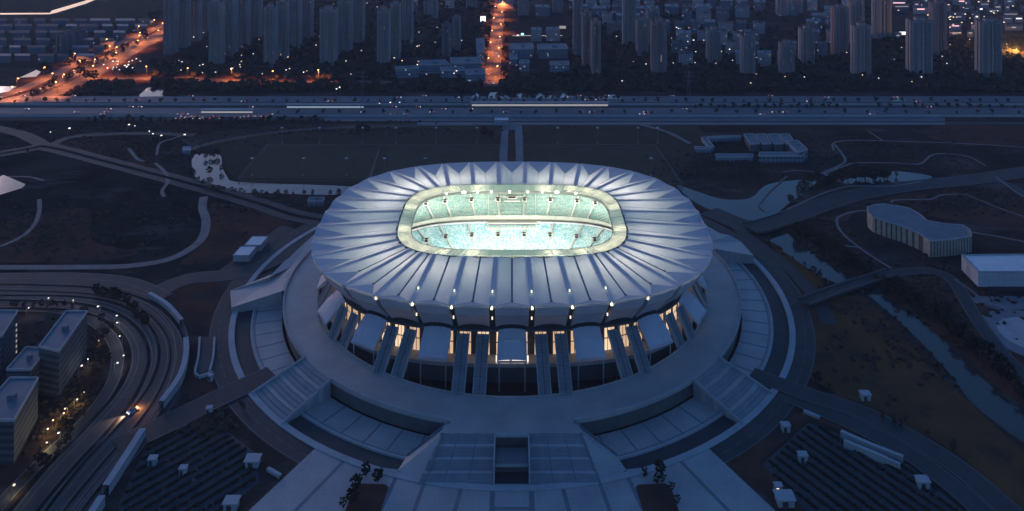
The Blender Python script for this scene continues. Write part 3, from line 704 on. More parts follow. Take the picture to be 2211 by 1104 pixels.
sheet([(-600, -20), (350, -20), (360, 20), (200, 60), (-200, 130), (-600, 100)], .012, M['field'], 'far_field')
# water
wl = [
 [(421, 334), (452, 333), (476, 336), (480, 360), (490, 380), (510, 393), (640, 398), (760, 403), (775, 412), (720, 421), (600, 418), (480, 414), (440, 402), (421, 382), (414, 352)],
 [(1462, 400), (1500, 412), (1560, 430), (1620, 428), (1650, 402), (1690, 392), (1760, 389), (1748, 408), (1705, 438), (1655, 474), (1600, 473), (1540, 456), (1490, 430)],
 [(1838, 383), (1880, 370), (1950, 371), (2014, 382), (1960, 392), (1850, 399), (1820, 394)],
 [(1640, 502), (1690, 500), (1712, 514), (1764, 552), (1835, 604), (1806, 614), (1742, 578), (1672, 528)],
 [(1866, 628), (1905, 632), (1985, 690), (2055, 752), (2100, 800), (2211, 890), (2350, 980), (2330, 1030), (2120, 890), (2045, 800), (1965, 716), (1890, 650)],
]
for p in wl: sheet(p, .03, M['water'], 'canal_water', 3)
wf = [[(300, 206), (318, 190), (352, 187), (353, 208), (302, 209)], [(-40, 199), (-40, 186), (36, 187), (18, 198), (-5, 202)], [(220, 101), (222, 88), (258, 80), (260, 84), (232, 101)], [(285, 66), (328, 44), (332, 48), (306, 69)],
 [(42, 168), (98, 142), (104, 139), (78, 166)], [(-60, 29), (108, 28), (112, 23), (180, 3), (205, -6), (214, -4), (186, 8), (124, 27), (108, 31), (-60, 32)],
 [(-30, 392), (8, 378), (55, 398), (48, 406), (-10, 424), (-60, 420)],
 [(988, 212), (990, 200), (999, 199), (1000, 212)], [(1016, 211), (1017, 200), (1033, 199), (1034, 211)], [(1052, 213), (1058, 200), (1085, 199), (1110, 203), (1135, 200), (1150, 203), (1175, 200), (1192, 207), (1190, 213)], [(1208, 212), (1215, 202), (1232, 200), (1238, 212)], [(1300, 214), (1306, 204), (1336, 205), (1345, 214)], [(1924, 219), (1926, 211), (1955, 212), (1958, 219)]]
for p in wf: sheet(p, .3, M['water'], 'pond_water')
# highways across the picture
for (y0, y1, m_, x0, x1) in ((208, 221, 'road', -900, 3100), (224, 232, 'asph', -900, 3100), (233, 246, 'road', -900, 3100), (249, 262, 'road', 700, 2040), (252, 258, 'asph', -900, 700), (264, 270, 'road', 900, 2040), (263, 269, 'asph2', 2040, 3100)):
    ZC[0] += .012; sheet([(x0, y0), (x1, y0), (x1, y1), (x0, y1)], ZC[0] + .2, M[m_], 'highway')
for y in (211.5, 214.5, 217.5, 236.5, 239.5, 242.5, 252, 255.5, 259):
    e = MB(); a, b = G(-900, y, .45), G(3000, y, .45); e.bar(a, b, .5, .05); o = e.build('lane_marking', M['line']); o['kind'] = 'structure'
for y in (222.6, 247.2):
    hh = thing('noise_barrier', 'long low grey noise barrier %s' % ('beside the far highway carriageway' if y < 230 else 'beside the near highway carriageway'), 'barrier', G(1105, y, 0))
    e = MB(); a, b = G(-700, y, 3), G(2900, y, 3); e.bar(a, b, .5, 3); e.build('panel', M['conc'], hh)
# orange lit expressway at the upper left and boulevard in the upper middle
rA = road([(-160, 262), (-40, 225), (60, 197), (150, 155), (250, 106), (350, 62), (440, 20), (520, -30)], 44, M['asph'], 'expressway', edge=1, marks=(-15, -8, 8, 15))
rB = road([(60, 222), (110, 204), (190, 167), (262, 124), (310, 97), (350, 78)], 24, M['asph'], 'slip_road', edge=1)
rC = road([(150, 182), (205, 172), (300, 170), (385, 170), (560, 177), (760, 178), (1050, 178)], 13, M['asph'], 'frontage_road', edge=1)
rD = road([(1060, 186), (1063, 168), (1070, 100), (1078, 20), (1081, -30)], 20, M['asph'], 'boulevard', edge=1, marks=(-4, 4))
for nm, P_, o_, w_ in (('expressway', rA, 0, 7),):
    q = ribbon(P_, w_, .45).build('median_strip', M['ground']); q['kind'] = 'structure'
# left park roads
pk = road([(-120, 355), (60, 322), (105, 318), (240, 352), (430, 402), (560, 440), (640, 466), (735, 480)], 18, M['asph'], 'park_road', edge=1)
q = ribbon(pk, 4, .4).build('median_strip', M['wet']); q['kind'] = 'structure'
road([(100, 318), (70, 300), (30, 285), (-60, 268)], 14, M['asph'], 'park_road')
road([(105, 318), (160, 295), (300, 288), (420, 292)], 9, M['path'] if 0 else M['asph'], 'park_road')
road([(440, 425), (437, 450), (445, 480), (432, 520), (375, 556), (290, 573), (180, 577), (-160, 577)], 6.5, M['path'], 'park_road')
road([(395, 328), (500, 300), (700, 277), (1080, 268)], 7, M['asph'], 'park_road')
road([(-160, 618), (0, 617), (150, 617), (250, 628), (320, 660)], 34, M['asph'], 'expressway', edge=1, marks=(-9, 0, 9))
road([(300, 650), (400, 604), (500, 593), (580, 568), (640, 530), (720, 478)], 15, M['asph'], 'access_road', edge=1)
road([(470, 600), (540, 550), (620, 490)], 12, M['asph'], 'access_road')
for (p, w_) in (([(85, 430), (84, 460), (70, 490), (30, 520), (-80, 560)], 3.2), ([(95, 390), (60, 382), (10, 382)], 2.5), ([(335, 352), (356, 372), (362, 392), (350, 412), (355, 425)], 3), ([(338, 335), (345, 310), (372, 300), (395, 292)], 2.5), ([(278, 320), (295, 342), (310, 348)], 3)):
    road(p, w_, M['path'], 'footpath')
# the curving expressway at the lower left
cv = [(-200, 652), (0, 652), (150, 655), (235, 672), (290, 710), (312, 765), (290, 835), (225, 915), (140, 1005), (60, 1104), (20, 1170)]
c1 = road(cv, 13, M['asph'], 'expressway', marks=(-3, 3.2), edge=1)
cv2 = [(-200, 628), (60, 632), (200, 640), (290, 665), (345, 712), (362, 770), (340, 840), (290, 915), (215, 1000), (130, 1104), (95, 1170)]
c2 = road(cv2, 17, M['asph'], 'expressway', marks=(-4.5, 0, 4.5), edge=1)
c3 = road([(255, 628), (330, 652), (380, 700), (392, 755), (378, 830), (335, 910), (265, 1000), (180, 1104), (150, 1170)], 8, M['asph2'], 'slip_road', edge=1)
c4 = road([(-200, 690), (20, 668), (140, 672), (210, 700), (250, 750), (245, 820), (190, 900), (100, 985), (0, 1090), (-60, 1170)], 7, M['asph2'], 'service_road', edge=1)
for P_, o_, w_ in ((c2, 9.3, 1.5), (c2, -9.6, 1.8), (c2, 1.6, .8), (c1, 7.6, 1.3), (c1, -7.6, 1.6)):
    q = ribbon(P_, w_, .52, None, o_).build('median_strip', M['wet']); q['kind'] = 'structure'
def wallrun(px, h, wd, m, label, cat='wall', name='retaining_wall', group=None):
    pts = crom([G(x, y, h) for x, y in px], 5); c = pts[len(pts) // 2]
    t = thing(name, label, cat, (c.x, c.y, 0), group); e = MB(); ribbon(pts, wd, h, e, th=h); e.build('wall_face', m, t)
    e = MB(); ribbon(pts, wd + .25, h + .12, e, th=.3); e.build('coping', M['conc'], t); return t
wallrun([(401, 728), (402, 760), (388, 810), (348, 866)], 4.5, 2.6, M['conc'], 'tall pale wall curving along the expressway beside the white ramp')
wallrun([(308, 925), (268, 988), (228, 1048)], 4.5, 2.8, M['conc'], 'pale wall beside the expressway, next to the planted car park')
wallrun([(220, 1070), (188, 1120)], 4.5, 2.8, M['conc'], 'short pale wall at the bottom edge beside the expressway')
wallrun([(322, 632), (360, 655), (392, 690)], 3, 2.2, M['conc'], 'low pale wall between the curving expressway and the brown grass triangle')
wallrun([(1735, 886), (1770, 900)], 1.2, 1.2, M['conc'], 'short low white wall by the road behind the right car park')
# white U shaped ramp
rt = thing('underpass_ramp', 'U shaped white walled underpass ramp left of the ring road', 'ramp', G(440, 770))
e = MB(); e.add([G(430, 727, .4), G(462, 727, .4), G(455, 800, .4), G(424, 808, .4)], [(3, 2, 1, 0)]); e.build('ramp_floor', M['asph'], rt)
for p in ([(431, 727), (428, 770), (421, 800), (428, 811)], [(463, 727), (460, 770), (452, 800)], [(428, 811), (440, 808), (458, 801)]):
    e = MB(); ribbon(crom([G(x, y, 1.6) for x, y in p], 4), 1.1, 1.6, e, th=1.6); e.build('side_wall', M['conc'], rt)
# roads to the ring and on the right
road([(250, 965), (360, 915), (470, 860), (590, 806)], 15, M['asph2'], 'access_road', edge=1, z=.6)
road([(1622, 806), (1740, 850), (1860, 890), (1960, 940), (2070, 1010), (2180, 1104), (2230, 1160)], 12, M['asph2'], 'access_road', edge=1, z=.6)
road([(1700, 855), (1820, 905), (1930, 960), (2020, 1020), (2120, 1104), (2160, 1160)], 11, M['asph2'], 'access_road', edge=1)
road([(1530, 455), (1590, 480), (1640, 490), (1720, 462), (1830, 425), (1960, 402), (2120, 385), (2400, 340)], 20, M['asph2'], 'park_road', edge=1)
road([(1590, 480), (1600, 500), (1680, 560), (1760, 640), (1790, 700)], 9, M['asph2'], 'park_road')
road([(1720, 665), (1745, 648), (1830, 622), (1920, 592), (2010, 585), (2060, 610), (2110, 690), (2180, 780), (2300, 900)], 9, M['asph2'], 'park_road', edge=1)
road([(2120, 385), (2180, 400), (2260, 450)], 9, M['asph2'], 'park_road')
for (p, w_) in (([(1800, 325), (1802, 308), (1850, 303), (1960, 306), (2080, 310), (2211, 318)], 2.2), ([(1875, 284), (1905, 303)], 2.0), ([(1802, 312), (1825, 345), (1808, 360), (1780, 375), (1830, 398)], 2.5),
    ([(1780, 375), (1820, 360), (1850, 352), (1930, 352), (1985, 354), (2010, 336), (2040, 332), (2090, 338), (2128, 358)], 2.2), ([(1700, 452), (1760, 425), (1800, 410), (1840, 402), (1920, 402), (1990, 392)], 2),
    ([(1885, 455), (1850, 456), (1812, 468), (1808, 485), (1825, 510), (1870, 545), (1925, 580)], 2.0), ([(1925, 438), (1935, 432), (2010, 430), (2030, 422), (2080, 420), (2110, 430), (2160, 450), (2211, 468), (2260, 480)], 2.0),
    ([(2098, 502), (2150, 510), (2211, 522), (2300, 540)], 2.6), ([(1715, 478), (1730, 495), (1800, 525), (1860, 535)], 1.8), ([(2062, 603), (2100, 630), (2130, 655), (2150, 662)], 2.2), ([(1690, 372), (1720, 368), (1790, 375)], 2), ([(2150, 382), (2190, 412), (2211, 425)], 2.2), ([(1650, 455), (1640, 440), (1665, 410), (1700, 380)], 1.6), ([(1380, 268), (1440, 285), (1490, 310)], 5)):
    road(p, w_, M['path'], 'footpath')
# bridges over the canal
def bridge(px, w_, h, label):
    pts = crom([G(x, y, h) for x, y in px], 6); c = pts[len(pts) // 2]; t = thing('road_bridge', label, 'bridge', (c.x, c.y, 0))
    e = MB(); ribbon(pts, w_, h, e, th=1.1); e.build('deck', M['asph2'], t)
    for s_ in (-1, 1): e = MB(); ribbon(pts, .5, h + .9, e, s_ * (w_ / 2 - .25), th=1.0); e.build('parapet', M['concd'], t)
    for k in (.3, .7):
        q = pts[int(k * (len(pts) - 1))]; e = MB(); e.box((q.x, q.y, h / 2 - .6), (2, w_ * .7, h - 1), 1.0); e.build('pier', M['concd'], t)
bridge([(1735, 652), (1800, 628), (1862, 608), (1925, 588)], 9, 3.2, 'long dark footbridge over the canal right of the ring road')
bridge([(1618, 492), (1650, 487), (1710, 468)], 18, 2.6, 'short dark road bridge between the two canal basins')
# service compound beside the stadium (left) and plaza discs at the right edge
sheet([(480, 590), (545, 530), (615, 488), (650, 500), (590, 560), (530, 592)], .05, M['asph'], 'service_yard')
mb = MB(); c = G(2235, 725, 0)
for i in range(48):
    a0, a1 = 2 * pi * i / 48, 2 * pi * (i + 1) / 48
    for (r0, r1, z, mi) in ((0, 19, .30, 0), (19, 28, .26, 1)):
        mb.quad((c.x + r0 * cos(a0), c.y + r0 * sin(a0), z), (c.x + r1 * cos(a0), c.y + r1 * sin(a0), z), (c.x + r1 * cos(a1), c.y + r1 * sin(a1), z), (c.x + r0 * cos(a1), c.y + r0 * sin(a1), z), mi)
struct(mb.build('round_plaza', [M['conc'], M['deckd']]))
sheet([(2060, 640), (2340, 640), (2340, 668), (2150, 668)], .1, M['deckd'], 'forecourt')
# northern boulevard gate
sheet([(1077, 352), (1085, 266), (1127, 266), (1131, 352)], .12, M['road'], 'axis_plaza')
sheet([(1095, 350), (1098, 280), (1112, 280), (1114, 350)], .16, M['brown'], 'planted_strip')
# training fields: outlines are fences; pitch turf
for i, (a, b, c_, d_) in enumerate((((583, 313), (818, 313), (792, 381), (520, 381)), ((828, 313), (1074, 313), (1074, 381), (806, 381)), ((1135, 313), (1410, 313), (1470, 395), (1135, 395)))):
    o = sheet([a, b, c_, d_], .05, M['turf'] if 'turf' in M else M['field'], 'training_pitch')
    where = ('left', 'middle', 'right')[i]
    t = thing('pitch_fence', 'mesh fence round the %s training pitch behind the stadium' % where, 'fence', G((a[0] + b[0]) / 2, 345, 0), 'fences round the training pitches')
    cs = [G(*q, 3.0) for q in ((a[0] - 6, a[1] - 1), (b[0] + 4, b[1] - 1), (c_[0] + 4, c_[1] + 2), (d_[0] - 6, d_[1] + 2))]
    for j in range(4):
        p, q = cs[j], cs[(j + 1) % 4]
        if (j == 1 and i == 0): pass
        e = MB(); e.bar(p, q, .6, .25); n_ = int((q - p).length / 12) + 1
        for u in range(n_): r = L3(p, q, u / n_); e.cyl((r.x, r.y, 0), r, .12, .12, 4)
        e.bar(p + Vector((0, 0, -2.6)), q + Vector((0, 0, -2.6)), .3, .15)
        e.build('fence_run', M['fence'] if 'fence' in M else M['white'], t)
    if i < 3:
        e = MB()
        def g2(u, v): return L3(L3(G(*d_, .1), G(*c_, .1), u), L3(G(*a, .1), G(*b, .1), u), v)
        for l in (((.07, .08), (.93, .08)), ((.93, .08), (.93, .92)), ((.93, .92), (.07, .92)), ((.07, .92), (.07, .08)), ((.5, .08), (.5, .92)), ((.07, .3), (.2, .3)), ((.2, .3), (.2, .7)), ((.2, .7), (.07, .7)), ((.93, .3), (.8, .3)), ((.8, .3), (.8, .7)), ((.8, .7), (.93, .7))):
            e.bar(g2(*l[0]), g2(*l[1]), .3, .02)
        o = e.build('pitch_marking', M['pmark'] if 'pmark' in M else M['line']); o['kind'] = 'structure'
# ------------------------------------------------------------------ floodlight masts of the training pitches
mp = thing('floodlight_mast', '', 'floodlight mast', (0, 0, 0), 'masts round the training pitches')
e = MB(); e.cyl((0, 0, 0), (0, 0, 15), .28, .16, 6); e.build('pole', M['mast'] if 'mast' in M else M['white'], mp)
e = MB(); e.box((0, 0, 15.2), (2.6, .4, 1.3)); e.build('lamp_head', M['white'], mp)
e = MB(); e.box((0, 0, .2), (1.2, 1.2, .5)); e.build('base', M['conc'], mp)
back = [609, 690, 783, 855, 942, 1030, 1204, 1290, 1378, 1420]; front = [544, 655, 748, 830, 918, 1406]
WL_ = []
for i, x in enumerate(back):
    place(mp, G(x, 309, 0), 0, 1, 'tall thin floodlight mast, %s from the left along the far fence' % ordw(i + 1), 'masts along the far side of the training pitches')
for i, x in enumerate(front):
    place(mp, G(x, 379, 0), 0, 1, 'tall thin floodlight mast, %s from the left along the near fence behind the stadium' % ordw(i + 1), 'masts along the near side of the training pitches')
# ------------------------------------------------------------------ building materials
def wall_mat(name, c, wdark=.6, fl=3.0, bay=3.6, fw=.45, bw=.5):
    m = mat(name, c, tuple(x * .85 for x in c), .08, .8, .2); N = m.node_tree.nodes; L = m.node_tree.links; b = N['Principled BSDF']
    src = b.inputs['Base Color'].links[0].from_socket
    tc = N.new('ShaderNodeTexCoord'); sp = N.new('ShaderNodeSeparateXYZ'); L.new(tc.outputs['Object'], sp.inputs[0])
    def band(sock, per, wd):
        d_ = N.new('ShaderNodeMath'); d_.operation = 'DIVIDE'; d_.inputs[1].default_value = per; L.new(sock, d_.inputs[0])
        f = N.new('ShaderNodeMath'); f.operation = 'FRACT'; L.new(d_.outputs[0], f.inputs[0])
        l = N.new('ShaderNodeMath'); l.operation = 'LESS_THAN'; l.inputs[1].default_value = wd; L.new(f.outputs[0], l.inputs[0]); return l.outputs[0]
    ad = N.new('ShaderNodeMath'); ad.operation = 'ADD'; L.new(sp.outputs['X'], ad.inputs[0]); L.new(sp.outputs['Y'], ad.inputs[1])
    mu = N.new('ShaderNodeMath'); mu.operation = 'MULTIPLY'; L.new(band(sp.outputs['Z'], fl, fw), mu.inputs[0]); L.new(band(ad.outputs[0], bay, bw), mu.inputs[1])
    ge = N.new('ShaderNodeNewGeometry'); s2 = N.new('ShaderNodeSeparateXYZ'); L.new(ge.outputs['Normal'], s2.inputs[0])
    lt = N.new('ShaderNodeMath'); lt.operation = 'LESS_THAN'; lt.inputs[1].default_value = .5; L.new(s2.outputs['Z'], lt.inputs[0])
    m3 = N.new('ShaderNodeMath'); m3.operation = 'MULTIPLY'; L.new(mu.outputs[0], m3.inputs[0]); L.new(lt.outputs[0], m3.inputs[1])
    mx = N.new('ShaderNodeMix'); mx.data_type = 'RGBA'; mx.blend_type = 'MULTIPLY'; mx.inputs[7].default_value = (wdark, wdark, wdark * 1.05, 1)
    L.new(m3.outputs[0], mx.inputs[0]); L.new(src, mx.inputs[6]); L.new(mx.outputs[2], b.inputs['Base Color']); return m
TW = [wall_mat('beige_tower_wall', (.40, .33, .33)), wall_mat('grey_tower_wall', (.31, .30, .32)), wall_mat('brown_tower_wall', (.33, .24, .25)), wall_mat('blue_grey_wall', (.13, .15, .20))]
M['twroof'] = mat('tower_roof', (.08, .08, .09), None, .2, .9, .2)
M['twbal'] = mat('balcony_front', (.20, .19, .20), None, .3, .8, .2)
M['bluer'] = mat('blue_grey_roof', (.13, .17, .21), (.10, .13, .17), .1, .7, .3)
M['win'] = emis('lit_window', (1.0, .86, .70), .075)
M['winc'] = emis('cool_lit_window', (.75, .9, 1.0), .06)
M['l_white'] = emis('white_street_light', (1.0, .93, .86), .45)
M['l_warm'] = emis('warm_street_light', (1.0, .72, .45), .5)
M['l_orange'] = emis('orange_street_light', (1.0, .38, .10), 3.0)
M['l_red'] = emis('red_light', (1.0, .06, .03), .28)
M['l_cyan'] = emis('cyan_sign_light', (.4, 1.0, .85), .4)
M['l_pink'] = emis('pink_sign_light', (1.0, .5, .55), .3)
M['l_strip'] = emis('pale_strip_light', (1.0, .85, .70), .065)

winbm = None
def lit(parent, local, m, s=(1.5, 1.6), side=0):
    """small lit window standing just proud of the wall"""
    e = MB(); b = WL[parent.name]
    if side == 0: e.box((b[0] + local[0], b[1] + local[1] - .06, b[2] + local[2]), (s[0], .1, s[1]))
    else: e.box((b[0] + local[0] + .06 * side, b[1] + local[1], b[2] + local[2]), (.1, s[0], s[1]))
    return e.build('lit_window', m, parent)
def tower(xl, xr, yb, yt, mi, label, dep=15, nlit=3, group='residential towers beyond the highway', cat='tower block'):
    Dn = 270 / (yb + 278); w_ = (xr - xl) * Dn; h = min(118, HC - (yt + 278) * Dn); base = G((xl + xr) / 2, yb, 0)
    cx, cy = base.x, base.y + dep / 2; t = thing('residential_tower', label, cat, (cx, cy, 0), group)
    hw, hd = w_ / 2, dep / 2; r = min(2.0, w_ * .1)
    pts = [(-hw, -hd + 2.5), (-hw * .86, -hd + 2.5), (-hw * .86, -hd), (-hw * .30, -hd), (-hw * .30, -hd + 3), (hw * .02, -hd + 3), (hw * .02, -hd + .8), (hw * .16, -hd + .8), (hw * .16, -hd + 3), (hw * .34, -hd + 3), (hw * .34, -hd), (hw * .86, -hd), (hw * .86, -hd + 2.5), (hw, -hd + 2.5), (hw, -1.5), (hw - 1.6, -1.5), (hw - 1.6, 1.5), (hw, 1.5), (hw, hd), (-hw, hd), (-hw, 1.5), (-hw + 1.6, 1.5), (-hw + 1.6, -1.5), (-hw, -1.5)]
    e = MB(); e.prism([(cx + x, cy + y) for x, y in pts], 0, h, 0, 1); e.build('body', [TW[mi], M['twroof']], t)
    e = MB(); e.box((cx, cy, h + 1.9), (w_ * .42, dep * .5, 3.8)); rc = e.build('roof_house', TW[mi], t)
    e = MB(); e.box((cx, cy + .5, h + 4.4), (w_ * .50, dep * .55, .5)); e.build('roof_cap', M['twroof'], rc)
    e = MB(); q_ = [(-hw * .86, -hd - .1), (hw * .86, -hd - .1), (hw, -hd + 2.4), (hw, hd), (-hw, hd), (-hw, -hd + 2.4)]; n6 = len(q_); rr_ = []
    for kx, zz in ((1, h - .4), (1, h + 1.1), (.94, h + 1.1), (.94, h + .1)): rr_ += [(cx + x * kx, cy + y * kx, zz) for x, y in q_]
    e.add(rr_, [(j * n6 + i, j * n6 + (i + 1) % n6, (j + 1) * n6 + (i + 1) % n6, (j + 1) * n6 + i) for j in range(3) for i in range(n6)])
    e.build('roof_parapet', M['twbal'], t)
    for fx, wd in ((-.58, .30), (.60, .30)):
        e = MB(); n_ = int(h / 3.0)
        pf = [(0, 2.0)]
        for k in range(1, n_): pf += [(-.25, k * 3.0), (-1.5, k * 3.0), (-1.5, k * 3.0 + 1.1), (-.25, k * 3.0 + 1.1)]
        pf += [(0, n_ * 3.0 - 1)]; x0 = cx + fx * hw; xw = w_ * wd * .3; N2 = len(pf)
        vs = [(x0 - xw, cy - hd + y_, z_) for y_, z_ in pf] + [(x0 + xw, cy - hd + y_, z_) for y_, z_ in pf]
        e.add(vs, [(i, i + 1, N2 + i + 1, N2 + i) for i in range(N2 - 1)]); 
        for k in range(1, n_):
            i = 1 + (k - 1) * 4; e.f += [(i, i + 1, i + 2, i + 3), (N2 + i + 3, N2 + i + 2, N2 + i + 1, N2 + i)]; e.m += [0, 0]
        e.build('balcony_stack', M['twbal'], t)
    for _ in range(nlit):
        k = random.randint(2, max(3, int(h / 3) - 2)); fx = random.choice((-.45, -.7, .45, .75, .22)); yy = -hd + (3 if fx == .22 else 0)
        lit(t, (fx * hw, yy - (0 if fx == .22 else .0), k * 3 + 1.9), random.choice((M['win'], M['win'], M['winc'])))
    return t
# left group: rows of towers one behind another, then the right groups
T_L = [('outermost left', [(351, 376, 118, -70), (377, 402, 104, -70), (404, 428, 90, -70), (430, 450, 78, -60)]),
       ('second', [(449, 476, 142, 6), (478, 505, 124, -8), (508, 533, 106, -24), (536, 560, 90, -40)]),
       ('third', [(568, 592, 145, 18), (595, 618, 128, 5), (622, 646, 108, -10), (650, 672, 90, -22)]),
       ('fourth', [(689, 724, 146, 22), (728, 757, 120, 2), (762, 784, 96, -18)]),
       ('fifth', [(813, 840, 144, 24), (842, 863, 128, 10), (868, 890, 96, -8)]), ]
for cl, rows in T_L:
    for i, (a, b, c, d_) in enumerate(rows):
        tower(a, b, c, d_, (1, 1, 0, 1)[i % 4] if cl != 'fifth' else 1, 'slab tower, %s from front in the %s cluster left of boulevard' % (ordw(i + 1), cl), 18, 3 if i else 4)
T_R = [(953, 974, 124, 56, 3, 'slim blue grey tower standing alone behind the low school buildings'), (976, 994, 112, 40, 1, 'grey tower just behind the slim blue grey one by the school'),
 (1278, 1298, 168, 48, 2, 'front tower of the brown pair right of the boulevard, with a pale right edge'), (1258, 1279, 150, 28, 2, 'second brown tower, stepping back behind the front one right of the boulevard'), (1238, 1259, 126, -12, 1, 'rear left tower of the brown group right of the boulevard'),
 (1346, 1374, 102, -30, 1, 'tall dark tower between the two brown tower groups'), (1408, 1441, 165, 48, 2, 'broad brown tower with a pale edge, midway across the right estate'), (1376, 1401, 122, 46, 1, 'shorter grey tower tucked behind the left of the broad brown tower'), (1398, 1425, 100, 24, 1, 'tower crown rising behind the broad brown tower'),
 (1529, 1558, 142, 66, 1, 'isolated grey tower near the middle of the right estate'), (1604, 1632, 170, 80, 1, 'short front tower right of the isolated grey tower'), (1688, 1717, 168, 96, 1, 'short front tower in the middle of the three small front towers'), (1731, 1761, 141, 64, 0, 'short tower behind the small front towers, beside the lit slope'),
 (1802, 1834, 122, 18, 2, 'left tower of the tight trio in the right estate'), (1838, 1868, 104, 3, 1, 'tallest tower of the tight trio, standing behind'), (1846, 1883, 168, 58, 0, 'front tower of the tight trio, broad and beige'), (1890, 1927, 86, -12, 1, 'far tower right of the tight trio'),
 (1967, 2016, 165, 46, 0, 'wide twin-fronted tower near the right, darker at the top'), (2016, 2047, 120, 8, 2, 'dark brown tower behind the right shoulder of the wide twin-fronted tower'), (2118, 2166, 168, 48, 0, 'wide tower at the far right beside the orange lit court'),
 (1680, 1735, 34, -20, 1, 'far tower cut by the top edge above the small front towers'), (1118, 1142, 34, -20, 1, 'far block directly right of the boulevard at the top edge'), (1194, 1216, 28, -22, 1, 'far block second from the boulevard at the top edge'), (1006, 1030, 20, -30, 1, 'far block directly left of the boulevard at the top edge'), (914, 945, 40, -26, 1, 'far block left of the boulevard, behind the fifth tower cluster')]
for (a, b, c, d_, m_, lb) in T_R: tower(a, b, c, d_, m_, lb, 15, 3)
def block(roofpx, h, wm, rm, label, cat='building', name='low_building', group=None, win=0, rooftop=1, zb=0, parapet=.9):
    pts = [G(x, y, h) for x, y in roofpx]; c = sum(pts, Vector()) / len(pts); t = thing(name, label, cat, (c.x, c.y, 0), group)
    e = MB(); e.prism([(p.x, p.y) for p in pts], zb, h, 0, 0); e.build('wall', wm, t)
    e = MB(); ins = [c * .06 + p * .94 for p in pts]; e.prism([(p.x, p.y) for p in ins], h - .1, h + .15); e.build('roof', rm, t)
    if parapet:
        e = MB()
        for i in range(len(pts)): e.bar(pts[i] + Vector((0, 0, parapet)), pts[(i + 1) % len(pts)] + Vector((0, 0, parapet)), .5, parapet + .3)
        e.build('parapet', M['conc'] if rm is not M['twroof'] else M['twbal'], t)
    if rooftop:
        r = MB(); ww = max(2.0, (max(p.x for p in pts) - min(p.x for p in pts)) * .16); r.box((c.x + ww * .4, c.y, h + 1.2), (ww, ww * .8, 2.4)); r.build('roof_unit', rm, t)
    for i in range(win):
        fr_ = min(pts, key=lambda p: p.y); xs = [p.x for p in pts if p.y < c.y]
        x = random.uniform(min(xs), max(xs)) if xs else c.x
        # front wall y at x by interpolation between the two front points
        fp = sorted([p for p in pts if p.y < c.y], key=lambda p: p.x)
        if len(fp) >= 2: u = (x - fp[0].x) / max(.01, fp[-1].x - fp[0].x); yy = fp[0].y + (fp[-1].y - fp[0].y) * u
        else: yy = fr_.y
        lit(t, (x - c.x, yy - c.y - .05, random.randint(0, max(0, int(h / 3) - 1)) * 3 + 1.7), random.choice((M['win'], M['winc'])), (1.6, 1.5))
    return t
office = wall_mat('office_wall', (.075, .095, .125), .5, 3.3, 40, .5, 1.0)
school = wall_mat('school_wall', (.17, .22, .28), .4, 3.5, 4, .45, .7)
box_ribs = stripes(mat('white_ribbed_wall', (.46, .47, .52), None, .2, .6, .3), 1.6, 'X', .78, .3)
fins = stripes(mat('beige_finned_wall', (.44, .38, .30), (.30, .26, .22), .2, .8, .2), 2.4, 'X', .25, .34)
B1 = block([(142, 674), (188, 674), (127, 760), (84, 750)], 24, office, M['bluer'], 'long office block with a pale roof, tallest beside the lamp lined park', 'office building', 'office_block', 'offices at the lower left', win=0)
B2 = block([(56, 752), (103, 754), (66, 800), (14, 800)], 18, office, M['bluer'], 'lower office block between the long block and the one at the left edge', 'office building', 'office_block', 'offices at the lower left')
B3 = block([(21, 818), (82, 818), (30, 909), (-60, 909)], 20, office, M['bluer'], 'office block with banded side wall at the left edge, nearest the camera', 'office building', 'office_block', 'offices at the lower left')
B4 = block([(-60, 672), (38, 673), (4, 728), (-100, 728)], 22, office, M['bluer'], 'office block cut by the left edge with a column of lit stair windows', 'office building', 'office_block', 'offices at the lower left')
for z in (3, 6, 9, 12, 15, 18):
    p = G(36, 686, 22); lit(B4, (p.x + 1 - WL[B4.name][0] - 1.2, p.y - WL[B4.name][1] + 0, z), M['win'], (1.0, 1.4), 1)
for B in (B1, B2, B3):      # ledges between the floors are parts of their own
    wp = [c for c in B.children if c.name.startswith('wall')][0]
# right side: wavy building and ribbed box
wav = [(1872, 448), (1888, 443), (1910, 441), (1960, 449), (1985, 462), (2002, 477), (2040, 484), (2080, 487), (2095, 497), (2098, 510), (2060, 517), (2008, 521), (1985, 505), (1950, 490), (1910, 478), (1884, 468), (1874, 458)]
block(wav, 11.5, fins, M['bluer'], 'low wavy building with a smooth blue roof and beige finned walls', 'pavilion', 'wavy_pavilion', rooftop=0, parapet=.5)
bx = block([(2076, 552), (2330, 549), (2335, 588), (2112, 588)], 12, box_ribs, M['white'], 'white box hall with vertically ribbed front at the right edge', 'hall', 'ribbed_hall', rooftop=0, zb=2.5, parapet=.7)
e = MB(); p0 = G(2120, 634, 0); e.box((p0.x + 40, p0.y + 9, 1.4), (70, 12, 2.8)); e.build('recessed_base', M['glass'], bx)
